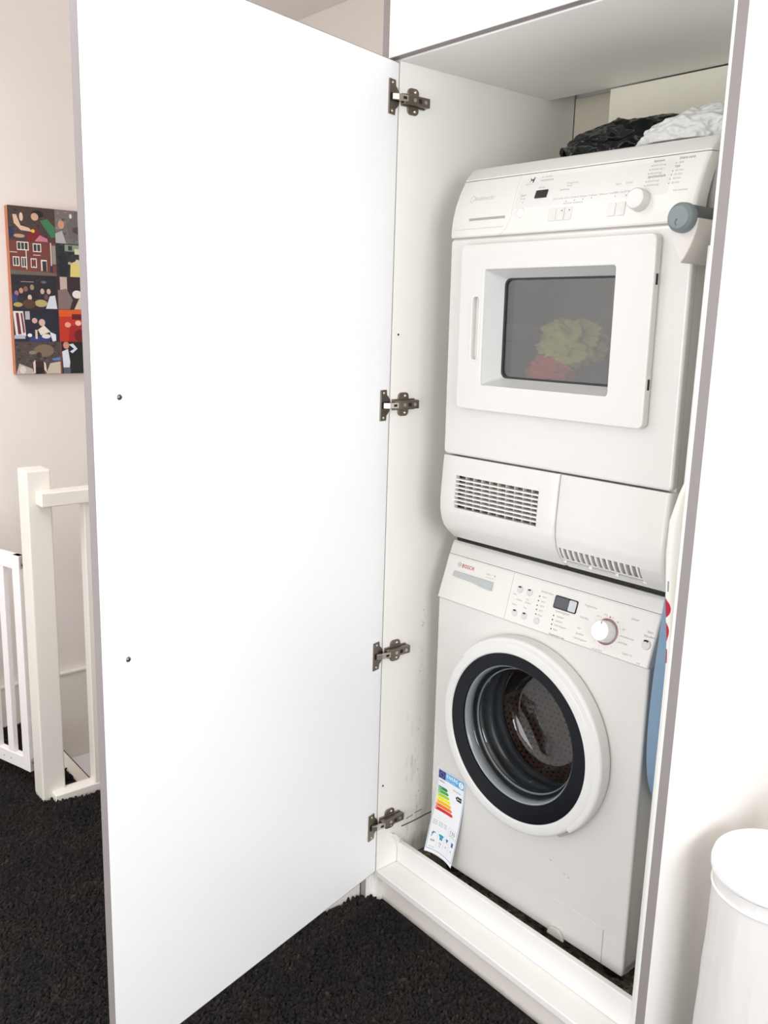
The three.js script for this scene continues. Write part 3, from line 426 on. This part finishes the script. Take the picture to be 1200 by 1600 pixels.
  obj('cover', shell(strip(1.012, 1.2165, gh), 0, ux, 0.007, gh), M.enamel, lower);
  obj('grille_back', bx(gu0 - 0.005, gu1 + 0.005, Y(gy0) - 0.005, Y(gy1) + 0.005, -0.024, -0.0185), std('#8a8177', 0.8), lower);
  const rows = 8; for (let i = 0; i < rows - 1; i++) { const y = gy0 + (gy1 - gy0) * (i + 1) / rows; obj('slat', pull(solid(y - 0.0017, y + 0.0017, 0.013), gu0 - 0.002, gu1 + 0.002, 0.0006, 1), M.plasticW, lower); }
  for (let i = 0; i < 9; i++) { const x = gu0 + (gu1 - gu0) * (i + 1) / 10; obj('grille_bar', bx(x - 0.001, x + 0.001, Y(gy0), Y(gy1), -0.016, -0.003), std('#d9d3c8', 0.6), lower); }
  const right = new THREE.Group(); right.name = 'vent_cover'; dryer.add(right);
  const va = 0.349, vb = 0.543, vy = 1.0615;
  const vh = [[va, vb, Y(1.0262), Y(vy)]];
  obj('cover', shell(strip(1.012, 1.2165, [[0, 0, Y(1.0262), Y(vy)]]), ux + 0.0012, W, 0.009, vh), M.enamel, right);
  for (let i = 0; i < 14; i++) { const x = va + (vb - va) * (i + 0.5) / 14; obj('fin', pull(solid(1.036, vy + 0.004, 0.014), x - 0.0027, x + 0.0027, 0.0008, 1), M.plasticW, right); }
  obj('vent_back', bx(va - 0.002, vb + 0.002, Y(1.03), Y(1.066), -0.06, -0.04), M.black, right);
  obj('vent_rail', [pull(solid(1.0315, 1.0365, 0.016), va - 0.002, vb + 0.002, 0.0008, 1), pull([[-0.0285, Y(1.0245)], [-0.0285, Y(1.0275)], [-0.042, Y(1.0275)], [-0.042, Y(1.0245)]], va - 0.002, vb + 0.002, 0.0008, 1), ...[0, 1, 2, 3].map((q) => bx(va + (vb - va) * q / 3 - 0.004, va + (vb - va) * q / 3 + 0.004, Y(1.0245), Y(1.033), -0.042, -0.0245))], M.plasticW, right);
  // door
  const door = new THREE.Group(); door.name = 'door'; dryer.add(door);
  const D = rrect(new THREE.Shape(), 0.054, 0.5365, Y(1.3315), Y(1.688), 0.012), dh = new THREE.Path(); rrect(dh, 0.125, 0.4535, Y(1.388), Y(1.6335), 0.006); D.holes.push(dh);
  const hh2 = new THREE.Path(); rrect(hh2, 0.0935, 0.1155, Y(1.441), Y(1.578), 0.009); D.holes.push(hh2);
  obj('door_frame', plate(D, 0.001, 0.0215, 0.0032), M.enamel, door);
  obj('handle_recess', plate(rrect(new THREE.Shape(), 0.090, 0.119, Y(1.438), Y(1.581), 0.009), 0.004, 0.0085, 0.0005), std('#ece8e3', 0.5), door);
  const hl = rrect(new THREE.Shape(), 0.0915, 0.1175, Y(1.439), Y(1.580), 0.011), hl2 = new THREE.Path(); rrect(hl2, 0.0942, 0.1148, Y(1.442), Y(1.577), 0.0085); hl.holes.push(hl2);
  obj('handle_rim', plate(hl, 0.018, 0.0235, 0.0012), M.plasticW, door);
  // funnel from the frame opening down to the glass
  const ring = (x0, x1, ya, yb, r, z, n = 6) => { const o = []; [[x1 - r, yb - r, 0], [x0 + r, yb - r, 1], [x0 + r, ya + r, 2], [x1 - r, ya + r, 3]].forEach(([px, py, q]) => { for (let i = 0; i <= n; i++) { const a = (q + i / n) * Math.PI / 2; o.push([px + r * Math.cos(a), py + r * Math.sin(a), z]); } }); return o; };
  const fa = ring(0.1252, 0.4533, Y(1.3882), Y(1.6333), 0.004, 0.018), fb = ring(0.143, 0.437, Y(1.403), Y(1.617), 0.016, -0.029), fv = [], n = fa.length;
  for (let i = 0; i < n; i++) { const j = (i + 1) % n; for (const q of [fa[i], fb[i], fb[j], fa[i], fb[j], fa[j]]) fv.push(...q); }
  const fg = new THREE.BufferGeometry(); fg.setAttribute('position', new THREE.Float32BufferAttribute(fv, 3)); fg.computeVertexNormals(); mapUV(fg, (x, y) => [x, y]);
  obj('window_funnel', toCreasedNormals(fg, 0.4), phys('#d0d0cd', 0.35, { side: THREE.DoubleSide }), door);
  const gk = rrect(new THREE.Shape(), 0.141, 0.439, Y(1.401), Y(1.619), 0.018), gk2 = new THREE.Path(); rrect(gk2, 0.1465, 0.4335, Y(1.4065), Y(1.6135), 0.014); gk.holes.push(gk2);
  obj('window_gasket', plate(gk, -0.034, -0.027, 0.0008), std('#2a2a2b', 0.5), door);
  obj('window_glass', plate(rrect(new THREE.Shape(), 0.144, 0.436, Y(1.404), Y(1.616), 0.015), -0.0325, -0.0305, 0), phys('#e2dfdb', 0.10, { transmission: 1, thickness: 0, ior: 2.0 }), door);
  for (const y of [1.607, 1.415]) obj('hinge_slot', bx(0.535, 0.5373, Y(y) - 0.010, Y(y) + 0.010, 0.008, 0.014), M.darkSlot, door);
  // drum behind the glass
  const dc = [0.29, Y(1.50)];
  const steel = std('#8b8886', 0.4, { metalness: 0.6 });
  obj('drum', [new THREE.CylinderGeometry(0.275, 0.275, 0.30, 64, 1, true).rotateX(Math.PI / 2).translate(dc[0], dc[1], -0.215), new THREE.CircleGeometry(0.275, 64).translate(dc[0], dc[1], -0.365)], std('#8f8c89', 0.5, { metalness: 0.3, side: THREE.DoubleSide }), dryer);
}
// laundry lying in the dryer drum
{
  const cloth = (name, label, col, pos, sc, sd) => {
    const g = mergeVertices(new THREE.IcosahedronGeometry(1, 14)), p = g.attributes.position;
    for (let i = 0; i < p.count; i++) { const x = p.getX(i), y = p.getY(i), z = p.getZ(i); let k = 0; for (let o = 0, a = 0.5, f = 1.6; o < 4; o++, a *= 0.55, f *= 2) k += a * (1 - 2 * Math.abs(N(x * f + sd, y * f, z * f + sd))); k = 0.55 + 0.6 * k; p.setXYZ(i, x * sc[0] * k, y * sc[1] * k, z * sc[2] * k); }
    g.computeVertexNormals(); const m = tag(obj(name, g, std(col, 0.95)), label, 'clothing'); m.position.set(...pos); return m;
  };
  cloth('garment', 'crumpled yellow-green garment behind the dryer window', '#b4bb66', [0.365, 1.485, -0.20], [0.085, 0.055, 0.06], 3);
  cloth('garment', 'crumpled red garment low behind the dryer window', '#c9524a', [0.335, 1.42, -0.175], [0.06, 0.04, 0.045], 9);
  cloth('garment', 'crumpled dark grey garment under the bright laundry behind the dryer window', '#45434a', [0.40, 1.335, -0.235], [0.19, 0.115, 0.09], 14);
}

// ───────── plastic bags on the dryer ─────────
{
  const bag = (sc, sd, amp, f0, detail, fold, oct = 3) => {
    const g = mergeVertices(new THREE.IcosahedronGeometry(1, detail)), p = g.attributes.position;
    for (let i = 0; i < p.count; i++) {
      let x = p.getX(i), y = p.getY(i), z = p.getZ(i), k = 0; for (let o = 0, a = 0.5, f = f0; o < oct; o++, a *= 0.5, f *= 2.1) k += a * (1 - 2.2 * Math.abs(N(x * f + sd, y * f + 0.3 * o, z * f - sd)));
      k = 1 + amp * k; const yy = y < 0 ? 0 : Math.pow(y, 0.85); p.setXYZ(i, x * sc[0] * k, (yy + fold(x, z) * Math.max(0, y)) * sc[1] * k, z * sc[2] * k);
    }
    for (let i = 0; i < p.count; i++) p.setY(i, Math.max(p.getY(i), -0.003) + 0.003); g.computeVertexNormals(); return g;
  };
  const bb = thing('bin_bag', 'crumpled shiny black bin bag lying on top of the dryer', 'bin bag', [0.408, 1.8642, -0.292]); bb.rotation.z = 0.0086;
  obj('bag', bag([0.146, 0.068, 0.095], 2.7, 0.26, 1.5, 48, (x) => 0.22 * x), phys('#020202', 0.2, { specularIntensity: 0.45 }), bb);
  // twisted neck with a knot sticking up at the left end
  const tw = tube([[-0.118, 0.014, 0.02], [-0.137, 0.004, 0.03], [-0.143, 0.012, 0.032], [-0.149, 0.024, 0.032]], 0.0032, 20, 7);
  const kg = new THREE.IcosahedronGeometry(1, 5), kp = kg.attributes.position; for (let i = 0; i < kp.count; i++) { const x = kp.getX(i), y = kp.getY(i), z = kp.getZ(i), k = 1 + 0.5 * N(x * 2.5, y * 2.5, z * 2.5 + 8); kp.setXYZ(i, x * 0.009 * k, y * 0.010 * k, z * 0.008 * k); } kg.computeVertexNormals();
  obj('knot', [tw, kg.translate(-0.150, 0.031, 0.032)], phys('#040404', 0.25, { specularIntensity: 0.5 }), bb);
  const pb = tag(obj('plastic_bag', bag([0.100, 0.058, 0.066], 5.2, 0.26, 1.6, 48, (x) => 0.4 * x - 0.1), phys('#ecebe8', 0.4, { transmission: 0.28, thickness: 0, side: THREE.DoubleSide })), 'crumpled translucent white plastic bag on the dryer beside the black bag', 'plastic bag');
  pb.position.set(0.578, 1.8656, -0.245); pb.rotation.z = 0.0086;
}

// ───────── ironing board stored beside the machines ─────────
{
  const ib = thing('ironing_board', 'folded ironing board with blue cover and grey foot cap standing beside the machines', 'ironing board', [0.745, 0.0985, -0.2]);
  const G = (x, y, z) => [x - 0.745, y - 0.0985, z + 0.2];
  // board standing upright on its nose
  const S = new THREE.Shape(); S.moveTo(-0.12, 1.165); S.lineTo(-0.12, 0.9); S.bezierCurveTo(-0.12, 0.62, -0.17, 0.52, -0.27, 0.52); S.bezierCurveTo(-0.37, 0.52, -0.43, 0.62, -0.43, 0.9); S.lineTo(-0.43, 1.165);
  const bg = plate(S, 0, 0.034, 0.008, 16).rotateY(-Math.PI / 2).translate(0, 0, 0);   // x = -(0..0.034), z = shape x
  { const q = bg.attributes.position; for (let i = 0; i < q.count; i++) q.setX(i, q.getX(i) + 0.705 - 0.745 + (q.getY(i) - 0.52) * 0.052); bg.computeVertexNormals(); } bg.translate(0, -0.0985, 0.206);
  obj('board', bg, std('#7f97ad', 0.9), ib);
  // foot: grey bar running back, its round cap towards the room, tapered shroud below
  const bar = obj('foot_bar', cyl(0.0235, 0.0235, 0.30, 32).translate(...G(0.7135, 1.7095, -0.335)), std('#5d615e', 0.5), ib);
  obj('end_cap', lathe([[0, 0.022], [0.017, 0.022], [0.0195, 0.0205], [0.0205, 0.0175], [0.0215, 0.0175], [0.0245, 0.014], [0.0252, 0.002], [0.0245, 0]], 48).translate(...G(0.7135, 1.7095, -0.04)), std('#7c8584', 0.42), ib);
  obj('cap_mark', new THREE.TorusGeometry(0.006, 0.0009, 6, 20, 2.2).rotateZ(2).translate(...G(0.7155, 1.701, -0.0178)), std('#5d6463', 0.5), ib);
  const tp = new THREE.Shape(); tp.moveTo(-0.0262, -0.001); tp.bezierCurveTo(-0.0262, -0.028, -0.014, -0.056, 0.0, -0.074); tp.bezierCurveTo(0.014, -0.056, 0.0258, -0.03, 0.0262, -0.001);
  obj('foot_shroud', plate(tp, 0, 0.10, 0.0025, 14).translate(...G(0.7135, 1.7095, -0.139)), std('#dad4cc', 0.5), ib);
  const leg = (a, b, r) => tube([a, [(a[0] + b[0]) / 2, (a[1] + b[1]) / 2, (a[2] + b[2]) / 2], b], r, 8, 12);
  obj('leg', leg(G(0.752, 1.665, -0.075), G(0.7495, 0.103, -0.075), 0.0095), std('#efebe4', 0.35), ib);
  obj('leg', leg(G(0.770, 1.69, -0.30), G(0.768, 0.103, -0.34), 0.0095), std('#efebe4', 0.35), ib);
}
// white shopping bag with red print hanging on the right side panel
{
  const prof = [[1.345, 0.001, 0.004], [1.30, 0.008, 0.010], [1.24, 0.018, 0.02], [1.19, 0.026, 0.026], [1.13, 0.028, 0.028], [1.04, 0.022, 0.03], [0.97, 0.017, 0.03], [0.90, 0.0145, 0.03], [0.82, 0.015, 0.028], [0.70, 0.010, 0.024], [0.60, 0.004, 0.012]];
  const nS = 24, v = [], uv = [], ix = [];
  prof.forEach(([y, t], r) => { for (let i = 0; i <= nS; i++) { const a = i / nS * Math.PI * 2, c = Math.cos(a), s = Math.sin(a); const wob = 1 + 0.14 * N(s * 2, y * 9, 1.5); v.push(0.7885 - t * (1 - c) * wob, y, -0.10 + 0.085 * s * (0.6 + 0.4 * Math.min(1, t / 0.02))); uv.push(i / nS, (y - 0.6) / 0.745); if (r && i < nS) { const p = (r - 1) * (nS + 1) + i, q = p + nS + 1; ix.push(p, q, p + 1, q, q + 1, p + 1); } } });
  const g = new THREE.BufferGeometry(); g.setAttribute('position', new THREE.Float32BufferAttribute(v, 3)); g.setAttribute('uv', new THREE.Float32BufferAttribute(uv, 2)); g.setIndex(ix); g.computeVertexNormals();
  const tex = canvasTex(512, 1024, (c, w, h) => { c.fillStyle = '#f1ece3'; c.fillRect(0, 0, w, h); const P = (y) => (1 - (y - 0.6) / 0.745) * h; c.fillStyle = '#b9203a'; c.font = 'bold 60px sans-serif'; c.beginPath(); c.ellipse(w * 0.33, P(1.032), 62, 26, 0, 0, 7); c.fill(); c.beginPath(); c.ellipse(w * 0.33, P(0.985), 52, 26, 0.2, 0, 7); c.fill(); c.beginPath(); c.roundRect(w * 0.33 - 40, P(0.955), 80, 38, 8); c.fill(); c.fillStyle = '#8b8f96'; c.fillRect(w * 0.24, P(1.083), 10, 26); });
  tag(obj('shopping_bag', g, std('#ffffff', 0.8, { map: tex, side: THREE.DoubleSide })), 'limp white bag with red print hanging between the ironing board and the right side panel', 'bag');
}

// ───────── laundry hamper ─────────
{
  const hp = thing('laundry_hamper', 'white fabric laundry hamper with an oval white plastic lid beside the wardrobe', 'laundry hamper', [1.026, 0, -0.096]); hp.rotation.y = 0.302;
  const oval = (x0, x1, ya, yb, r) => rrect(new THREE.Shape(), x0, x1, ya, yb, r);
  const lay = (g) => g.rotateX(-Math.PI / 2);                      // shape y becomes -z
  const b = [-0.152, 0.27, -0.083, 0.143];                          // x0, x1, -front, -back
  // fabric body: rounded outline with soft wavy folds
  const out = oval(b[0] + 0.006, b[1] - 0.006, b[2] + 0.006, b[3] - 0.006, 0.102).getSpacedPoints(160), v = [], ix = [], uv = [], R = 46;
  const cx = 0.06, cz = -0.03;
  for (let r = 0; r <= R; r++) { const y = 0.565 * r / R; for (let i = 0; i < out.length; i++) { const px = out[i].x, pz = -out[i].y, t = i / (out.length - 1); const f = 1 + 0.018 * N(Math.cos(t * 6.2832) * 4 + 5, y * 3, Math.sin(t * 6.2832) * 4) + 0.012 * N(Math.cos(t * 6.2832) * 11, y * 9, Math.sin(t * 6.2832) * 11) + 0.03 * (1 - y / 0.565) - 0.03 * Math.pow(y / 0.565, 8) * 0.3; v.push(cx + (px - cx) * f, y + 0.004, cz + (pz - cz) * f); uv.push(t * 1.2, y); if (r && i + 1 < out.length) { const p = (r - 1) * out.length + i, q = p + out.length; ix.push(p, q, p + 1, q, q + 1, p + 1); } } }
  const g = new THREE.BufferGeometry(); g.setAttribute('position', new THREE.Float32BufferAttribute(v, 3)); g.setAttribute('uv', new THREE.Float32BufferAttribute(uv, 2)); g.setIndex(ix); g.computeVertexNormals();
  const weave = noiseTex(128, (u, w) => 0.5 + 0.25 * Math.sin(u * 402) + 0.25 * Math.sin(w * 402));
  obj('fabric_body', g, std('#dedad6', 0.85, { side: THREE.DoubleSide, bumpMap: weave, bumpScale: 0.0004 }), hp);
  // piped seam under the lid, lid rim, raised centre
  const seam = out.map((q) => V3(q.x * 1.0, 0.545, -q.y)); obj('seam', new THREE.TubeGeometry(new THREE.CatmullRomCurve3(seam.slice(0, -1), true), 200, 0.0035, 6, true), std('#f2efec', 0.8), hp);
  const lid = obj('lid', lay(plate(oval(...b, 0.106), 0.570, 0.597, 0.009, 24)), phys('#f6f5f3', 0.3, { clearcoat: 0.2 }), hp);
  obj('lid_panel', lay(plate(oval(b[0] + 0.045, b[1] - 0.045, b[2] + 0.045, b[3] - 0.045, 0.066), 0.590, 0.6015, 0.004, 20)), phys('#f6f5f3', 0.3, { clearcoat: 0.2 }), lid);
  const cl = new THREE.IcosahedronGeometry(1, 20), cp = cl.attributes.position; for (let i = 0; i < cp.count; i++) { const x = cp.getX(i), y = cp.getY(i), z = cp.getZ(i), k = 1 + 0.25 * N(x * 2.4, y * 2.4, z * 2.4); cp.setXYZ(i, x * 0.09 * k, Math.max(-0.01, y * 0.03 * k), z * 0.05 * k); } cl.computeVertexNormals();
  const tw = tag(obj('towel', mergeVertices(cl), std('#f3f1ef', 0.9)), 'folded white cloth lying at the back of the hamper lid', 'cloth'); tw.position.set(1.045, 0.6095, -0.252);
}

// ───────── photo canvas on the left wall ─────────
{
  const tex = canvasTex(930, 1120, (c, w, h) => {
    const cw = w / 3, ch = h / 5;
    const cell = (r, k, f) => { c.save(); c.beginPath(); c.rect(k * cw + 1.5, r * ch + 1.5, cw - 3, ch - 3); c.clip(); c.translate(k * cw, r * ch); c.scale(cw / 100, ch / 72); f(); c.restore(); };
    const R = (col, x, y, a, b) => { c.fillStyle = col; c.fillRect(x, y, a, b); }, E = (col, x, y, a, b, q = 0) => { c.fillStyle = col; c.beginPath(); c.ellipse(x, y, a, b, q, 0, 7); c.fill(); }, P = (col, ...p) => { c.fillStyle = col; c.beginPath(); c.moveTo(p[0], p[1]); for (let i = 2; i < p.length; i += 2) c.lineTo(p[i], p[i + 1]); c.fill(); };
    const grain = (a, b, n) => { for (let i = 0; i < n; i++) R(i % 2 ? a : b, rnd() * 100, rnd() * 72, 1 + rnd() * 7, 1 + rnd() * 5); };
    c.fillStyle = '#4a2f24'; c.fillRect(0, 0, w, h);
    cell(0, 0, () => { R('#4b3a36', 0, 0, 100, 72); grain('#3a2c2a', '#59443f', 60); P('#7d1f26', 38, 72, 42, 46, 62, 44, 74, 72); P('#3f7d55', 68, 28, 84, 22, 100, 40, 100, 60, 92, 62); E('#201c1c', 63, 14, 13, 8); E('#d9a98c', 57, 20, 8, 8); P('#e3bca4', 10, 18, 18, 18, 26, 40, 44, 44, 50, 52, 26, 50, 12, 36); E('#e7c5ae', 28, 22, 4, 9); E('#d5c03f', 52, 50, 4, 4); P('#c9798f', 54, 72, 66, 58, 82, 64, 84, 72); R('#24304e', 0, 44, 12, 22); E('#c79a80', 22, 62, 12, 4); });
    cell(0, 1, () => { R('#77706c', 0, 0, 100, 72); grain('#5d5550', '#8d8580', 90); E('#d2987c', 14, 32, 7, 9); P('#b7b2b4', 0, 72, 0, 52, 16, 44, 24, 72); P('#6d6769', 26, 30, 50, 10, 76, 20, 80, 72, 34, 62); E('#4d4442', 55, 42, 16, 8); R('#e8d9cd', 84, 0, 16, 72); E('#e7e0da', 36, 12, 3, 5); });
    cell(1, 0, () => { R('#7c4038', 0, 0, 100, 72); for (let y = 2; y < 52; y += 3) R('#6a352f', 0, y, 100, 0.8); for (const [x, y, a, b] of [[16, 2, 25, 18], [50, 4, 18, 18], [6, 34, 14, 20], [24, 34, 12, 22], [44, 36, 13, 20]]) { R('#ece6dc', x, y, a, b); const n = a > 20 ? 3 : 2; for (let q = 0; q < n; q++) R('#3b3a3a', x + 1.6 + q * (a - 2) / n, y + 2, (a - 2) / n - 1.6, b - 4); } R('#8b2b33', 47, 40, 6, 12); R('#e5ded4', 66, 38, 13, 24); R('#322f30', 69, 41, 9, 21); R('#e9e4da', 88, 0, 2, 52); R('#e6e1d7', 34, 20, 2, 40); R('#ded8ce', 0, 24, 16, 1.5); R('#ded8ce', 50, 28, 16, 1.5); P('#6c6258', 0, 62, 60, 64, 100, 66, 100, 72, 0, 72); R('#9a9187', 91, 6, 9, 40); R('#2c3148', 86, 50, 6, 14); });
    cell(1, 1, () => { R('#2d2d30', 0, 0, 100, 72); grain('#3f4a41', '#1d1f22', 70); R('#8e9a86', 20, 2, 70, 14); R('#2f3a33', 28, 4, 9, 10); R('#35423a', 62, 3, 9, 11); R('#d7d8b0', 42, 10, 16, 12); E('#1f2128', 16, 50, 10, 30); P('#e2cf7a', 30, 72, 32, 42, 46, 36, 74, 40, 82, 72); E('#d8c9b2', 48, 38, 5, 5); E('#c6ab8e', 30, 42, 4, 3); E('#d2b799', 78, 46, 4, 3); });
    cell(2, 0, () => { R('#26212a', 0, 0, 100, 72); grain('#332730', '#191820', 60); for (const [x, y, q] of [[20, 34, '#c98f78'], [10, 40, '#a2707f'], [44, 26, '#9b8c6a'], [38, 48, '#d8c3b4'], [66, 34, '#cdb1a0'], [80, 34, '#d9b3a0'], [30, 30, '#8e5c52'], [74, 46, '#6a4d47']]) E(q, x, y, 4.5, 6); P('#d9dbe3', 72, 72, 82, 44, 94, 42, 98, 72); E('#b9a86a', 62, 60, 14, 8); E('#5d6a7c', 70, 14, 6, 3); E('#b9a15c', 12, 64, 10, 5); E('#5a3b30', 36, 62, 14, 10); R('#c7a7a0', 20, 14, 28, 1.2); P('#2f3d6e', 0, 40, 12, 44, 12, 58, 0, 60); });
    cell(2, 1, () => { R('#35262e', 0, 0, 100, 72); R('#c9b2a6', 6, 0, 16, 30); P('#85706c', 0, 72, 0, 30, 20, 26, 34, 50, 26, 72); E('#efe7e4', 44, 38, 11, 9); E('#c99a84', 66, 38, 7, 8); P('#d8c2b0', 36, 72, 50, 44, 66, 46, 84, 72); E('#d5b7a0', 78, 54, 8, 6); R('#242633', 86, 52, 14, 20); E('#32282a', 72, 66, 5, 8); });
    cell(3, 0, () => { R('#1f2030', 0, 0, 100, 72); grain('#2a2c3c', '#16171f', 40); P('#e7dfda', 0, 6, 22, 6, 26, 60, 4, 60); P('#6d2730', 6, 10, 12, 10, 16, 56, 9, 56); P('#7d323a', 16, 10, 20, 10, 24, 52, 20, 54); R('#bfb2b4', 26, 6, 10, 18); E('#d4ab97', 46, 26, 6, 6); E('#d9b4a1', 62, 30, 7, 8); P('#e8dccd', 52, 46, 66, 36, 80, 50, 58, 58); P('#2a3d7c', 30, 72, 38, 60, 82, 60, 78, 72); E('#eadfd4', 70, 60, 10, 5); P('#dfe1ea', 78, 50, 92, 56, 92, 70, 84, 72); R('#d8c6a8', 46, 46, 5, 20); E('#f0ebe6', 34, 58, 5, 4); R('#b9bcc8', 0, 58, 24, 8); });
    cell(3, 1, () => { R('#c4321f', 0, 0, 100, 72); R('#dd5b22', 0, 0, 100, 16); P('#a31f1d', 20, 72, 24, 36, 60, 34, 62, 72); R('#5e1512', 30, 10, 22, 12); E('#f1a28a', 20, 34, 7, 6); E('#f4c2ad', 44, 30, 7, 6); E('#f3b58f', 72, 26, 8, 6); P('#d42a25', 58, 72, 66, 34, 100, 40, 100, 72); E('#f0c9b4', 82, 20, 9, 5); E('#6d1515', 48, 58, 14, 14); });
    cell(4, 0, () => { R('#4e4340', 0, 0, 100, 72); grain('#5f514a', '#393231', 110); E('#7d6a54', 64, 20, 22, 14); E('#8a8078', 38, 24, 8, 4); P('#5d7fb5', 80, 38, 100, 34, 100, 42, 84, 42); P('#c0b2a2', 0, 72, 8, 48, 36, 60, 40, 72); P('#c9bda8', 66, 72, 76, 48, 100, 44, 100, 72); E('#3a2a2a', 52, 30, 6, 7); P('#3b1f26', 42, 44, 60, 42, 62, 56, 42, 56); P('#e7cdbb', 38, 46, 43, 40, 44, 70, 39, 70); P('#e7cdbb', 62, 44, 66, 48, 68, 70, 62, 62); R('#1d1718', 43, 56, 19, 16); E('#d6d3cd', 15, 62, 7, 8); });
    cell(4, 1, () => { R('#161a18', 0, 0, 100, 72); grain('#1f2622', '#101211', 40); E('#3a4038', 74, 36, 18, 10); P('#dfe0ec', 4, 22, 18, 16, 22, 46, 20, 60, 6, 62); E('#d1907c', 14, 8, 7, 8); P('#dfe0ec', 20, 6, 30, 4, 40, 16, 28, 26, 22, 22, 32, 16); R('#565a63', 6, 58, 16, 14); R('#8c4a45', 0, 0, 3, 72); });
    for (let r = 0; r < 5; r++) cell(r, 2, () => { R(['#3c3330', '#57605a', '#2b2530', '#6b3a2c', '#2b322c'][r], 0, 0, 100, 72); grain('#6b5a50', '#241f1f', 80); E('#cfa48c', 40, 30, 8, 9); P('#a8a5a8', 26, 72, 32, 42, 50, 42, 58, 72); });
  });
  const pc = thing('photo_canvas', 'tall canvas print with a grid of party photographs on the left wall', 'picture', [-1.6, 1.575, 0.128]);
  const y0 = -0.279, y1 = 0.279, z0 = -0.2325, z1 = 0.2325, d = 0.032;
  obj('canvas_edge', bx(0.001, d - 0.0008, y0, y1, z0, z1, 0.002), std('#c07a55', 0.8), pc);
  obj('photo_print', mapUV(new THREE.BoxGeometry(0.0014, y1 - y0, z1 - z0).translate(d - 0.0002, 0, 0), (x, y, z) => [(z1 - z) / (z1 - z0), (y - y0) / (y1 - y0)]), std('#ffffff', 0.55, { map: tex }), pc);
}

// ───────── banister, gate, stairs ─────────
{
  const bn = thing('banister', 'cream painted newel post with handrail and base rail at the stairhead', 'banister', [-1.045, 0, 0.485]);
  const B = (x0, x1, y0, y1, z0, z1, r = 0.003) => bx(x0 + 1.045, x1 + 1.045, y0, y1, z0 - 0.485, z1 - 0.485, r);
  obj('newel_post', B(-1.078, -1.0, 0, 1.06, 0.456, 0.528, 0.006), M.paint, bn);
  obj('handrail', B(-1.012, -0.952, 0.957, 1.0, -0.50, 0.503, 0.004), M.paint, bn);
  obj('base_rail', B(-1.015, -0.965, 0.0, 0.034, -0.52, 0.5, 0.003), M.paint, bn);
  for (let z = 0.353; z > -0.5; z -= 0.125) obj('baluster', B(-1.008, -0.968, 0.034, 0.957, z - 0.02, z + 0.02, 0.003), M.paint, bn);
  const gt = thing('stair_gate', 'white wooden stair gate with square bars hung on the newel post', 'gate', [-1.092, 0.07, 0.522]); gt.rotation.y = Math.PI - Math.atan2(-0.055, -0.165) * 0 + 0; gt.rotation.y = -(Math.PI - Math.atan2(0.055, 0.165));
  // local +x runs away from the post
  const H = 0.715, Lg = 0.50;
  obj('bottom_rail', bx(0.004, Lg, 0, 0.045, -0.011, 0.011, 0.002), M.gatePaint, gt);
  obj('top_rail', bx(0.004, Lg, H - 0.045, H, -0.011, 0.011, 0.002), M.gatePaint, gt);
  obj('stile', bx(0.004, 0.038, 0.0, H, -0.012, 0.012, 0.002), M.gatePaint, gt); obj('stile', bx(Lg - 0.034, Lg, 0.0, H, -0.012, 0.012, 0.002), M.gatePaint, gt);
  for (let x = 0.10; x < Lg - 0.06; x += 0.075) obj('bar', bx(x - 0.014, x + 0.014, 0.045, H - 0.045, -0.009, 0.009, 0.002), M.gatePaint, gt);
  for (const y of [0.03, H - 0.03]) obj('hinge_pin', cyl(0.004, 0.004, 0.012, 12).rotateY(Math.PI / 2).translate(-0.003, y, 0), M.nickel, gt);
  for (const x of [0.1, 0.135, 0.175]) obj('screw', cyl(0.0022, 0.002, 0.001, 10).rotateY(Math.PI).translate(x, 0.022, -0.0108), M.nickel, gt);
  const sc = thing('staircase', 'white painted steps going down behind the newel post', 'staircase', [-1.3, -0.2, 0.0]);
  const T = (x0, x1, y0, y1, z0, z1, r = 0.003) => bx(x0 + 1.3, x1 + 1.3, y0 + 0.2, y1 + 0.2, z0, z1, r);
  obj('nosing', T(-1.585, -1.0, -0.03, 0.004, 0.352, 0.396, 0.008), M.paint, sc);
  for (let k = 0; k < 4; k++) { const y = -0.185 * (k + 1), z = 0.35 - 0.235 * k; obj('tread', T(-1.583, -1.002, y - 0.03, y, z - 0.26, z, 0.004), std('#ece8ea', 0.45), sc); obj('riser', T(-1.583, -1.002, y, y + 0.155, z - 0.012, z, 0.001), M.paint, sc); }
}

renderer.render(scene, camera);
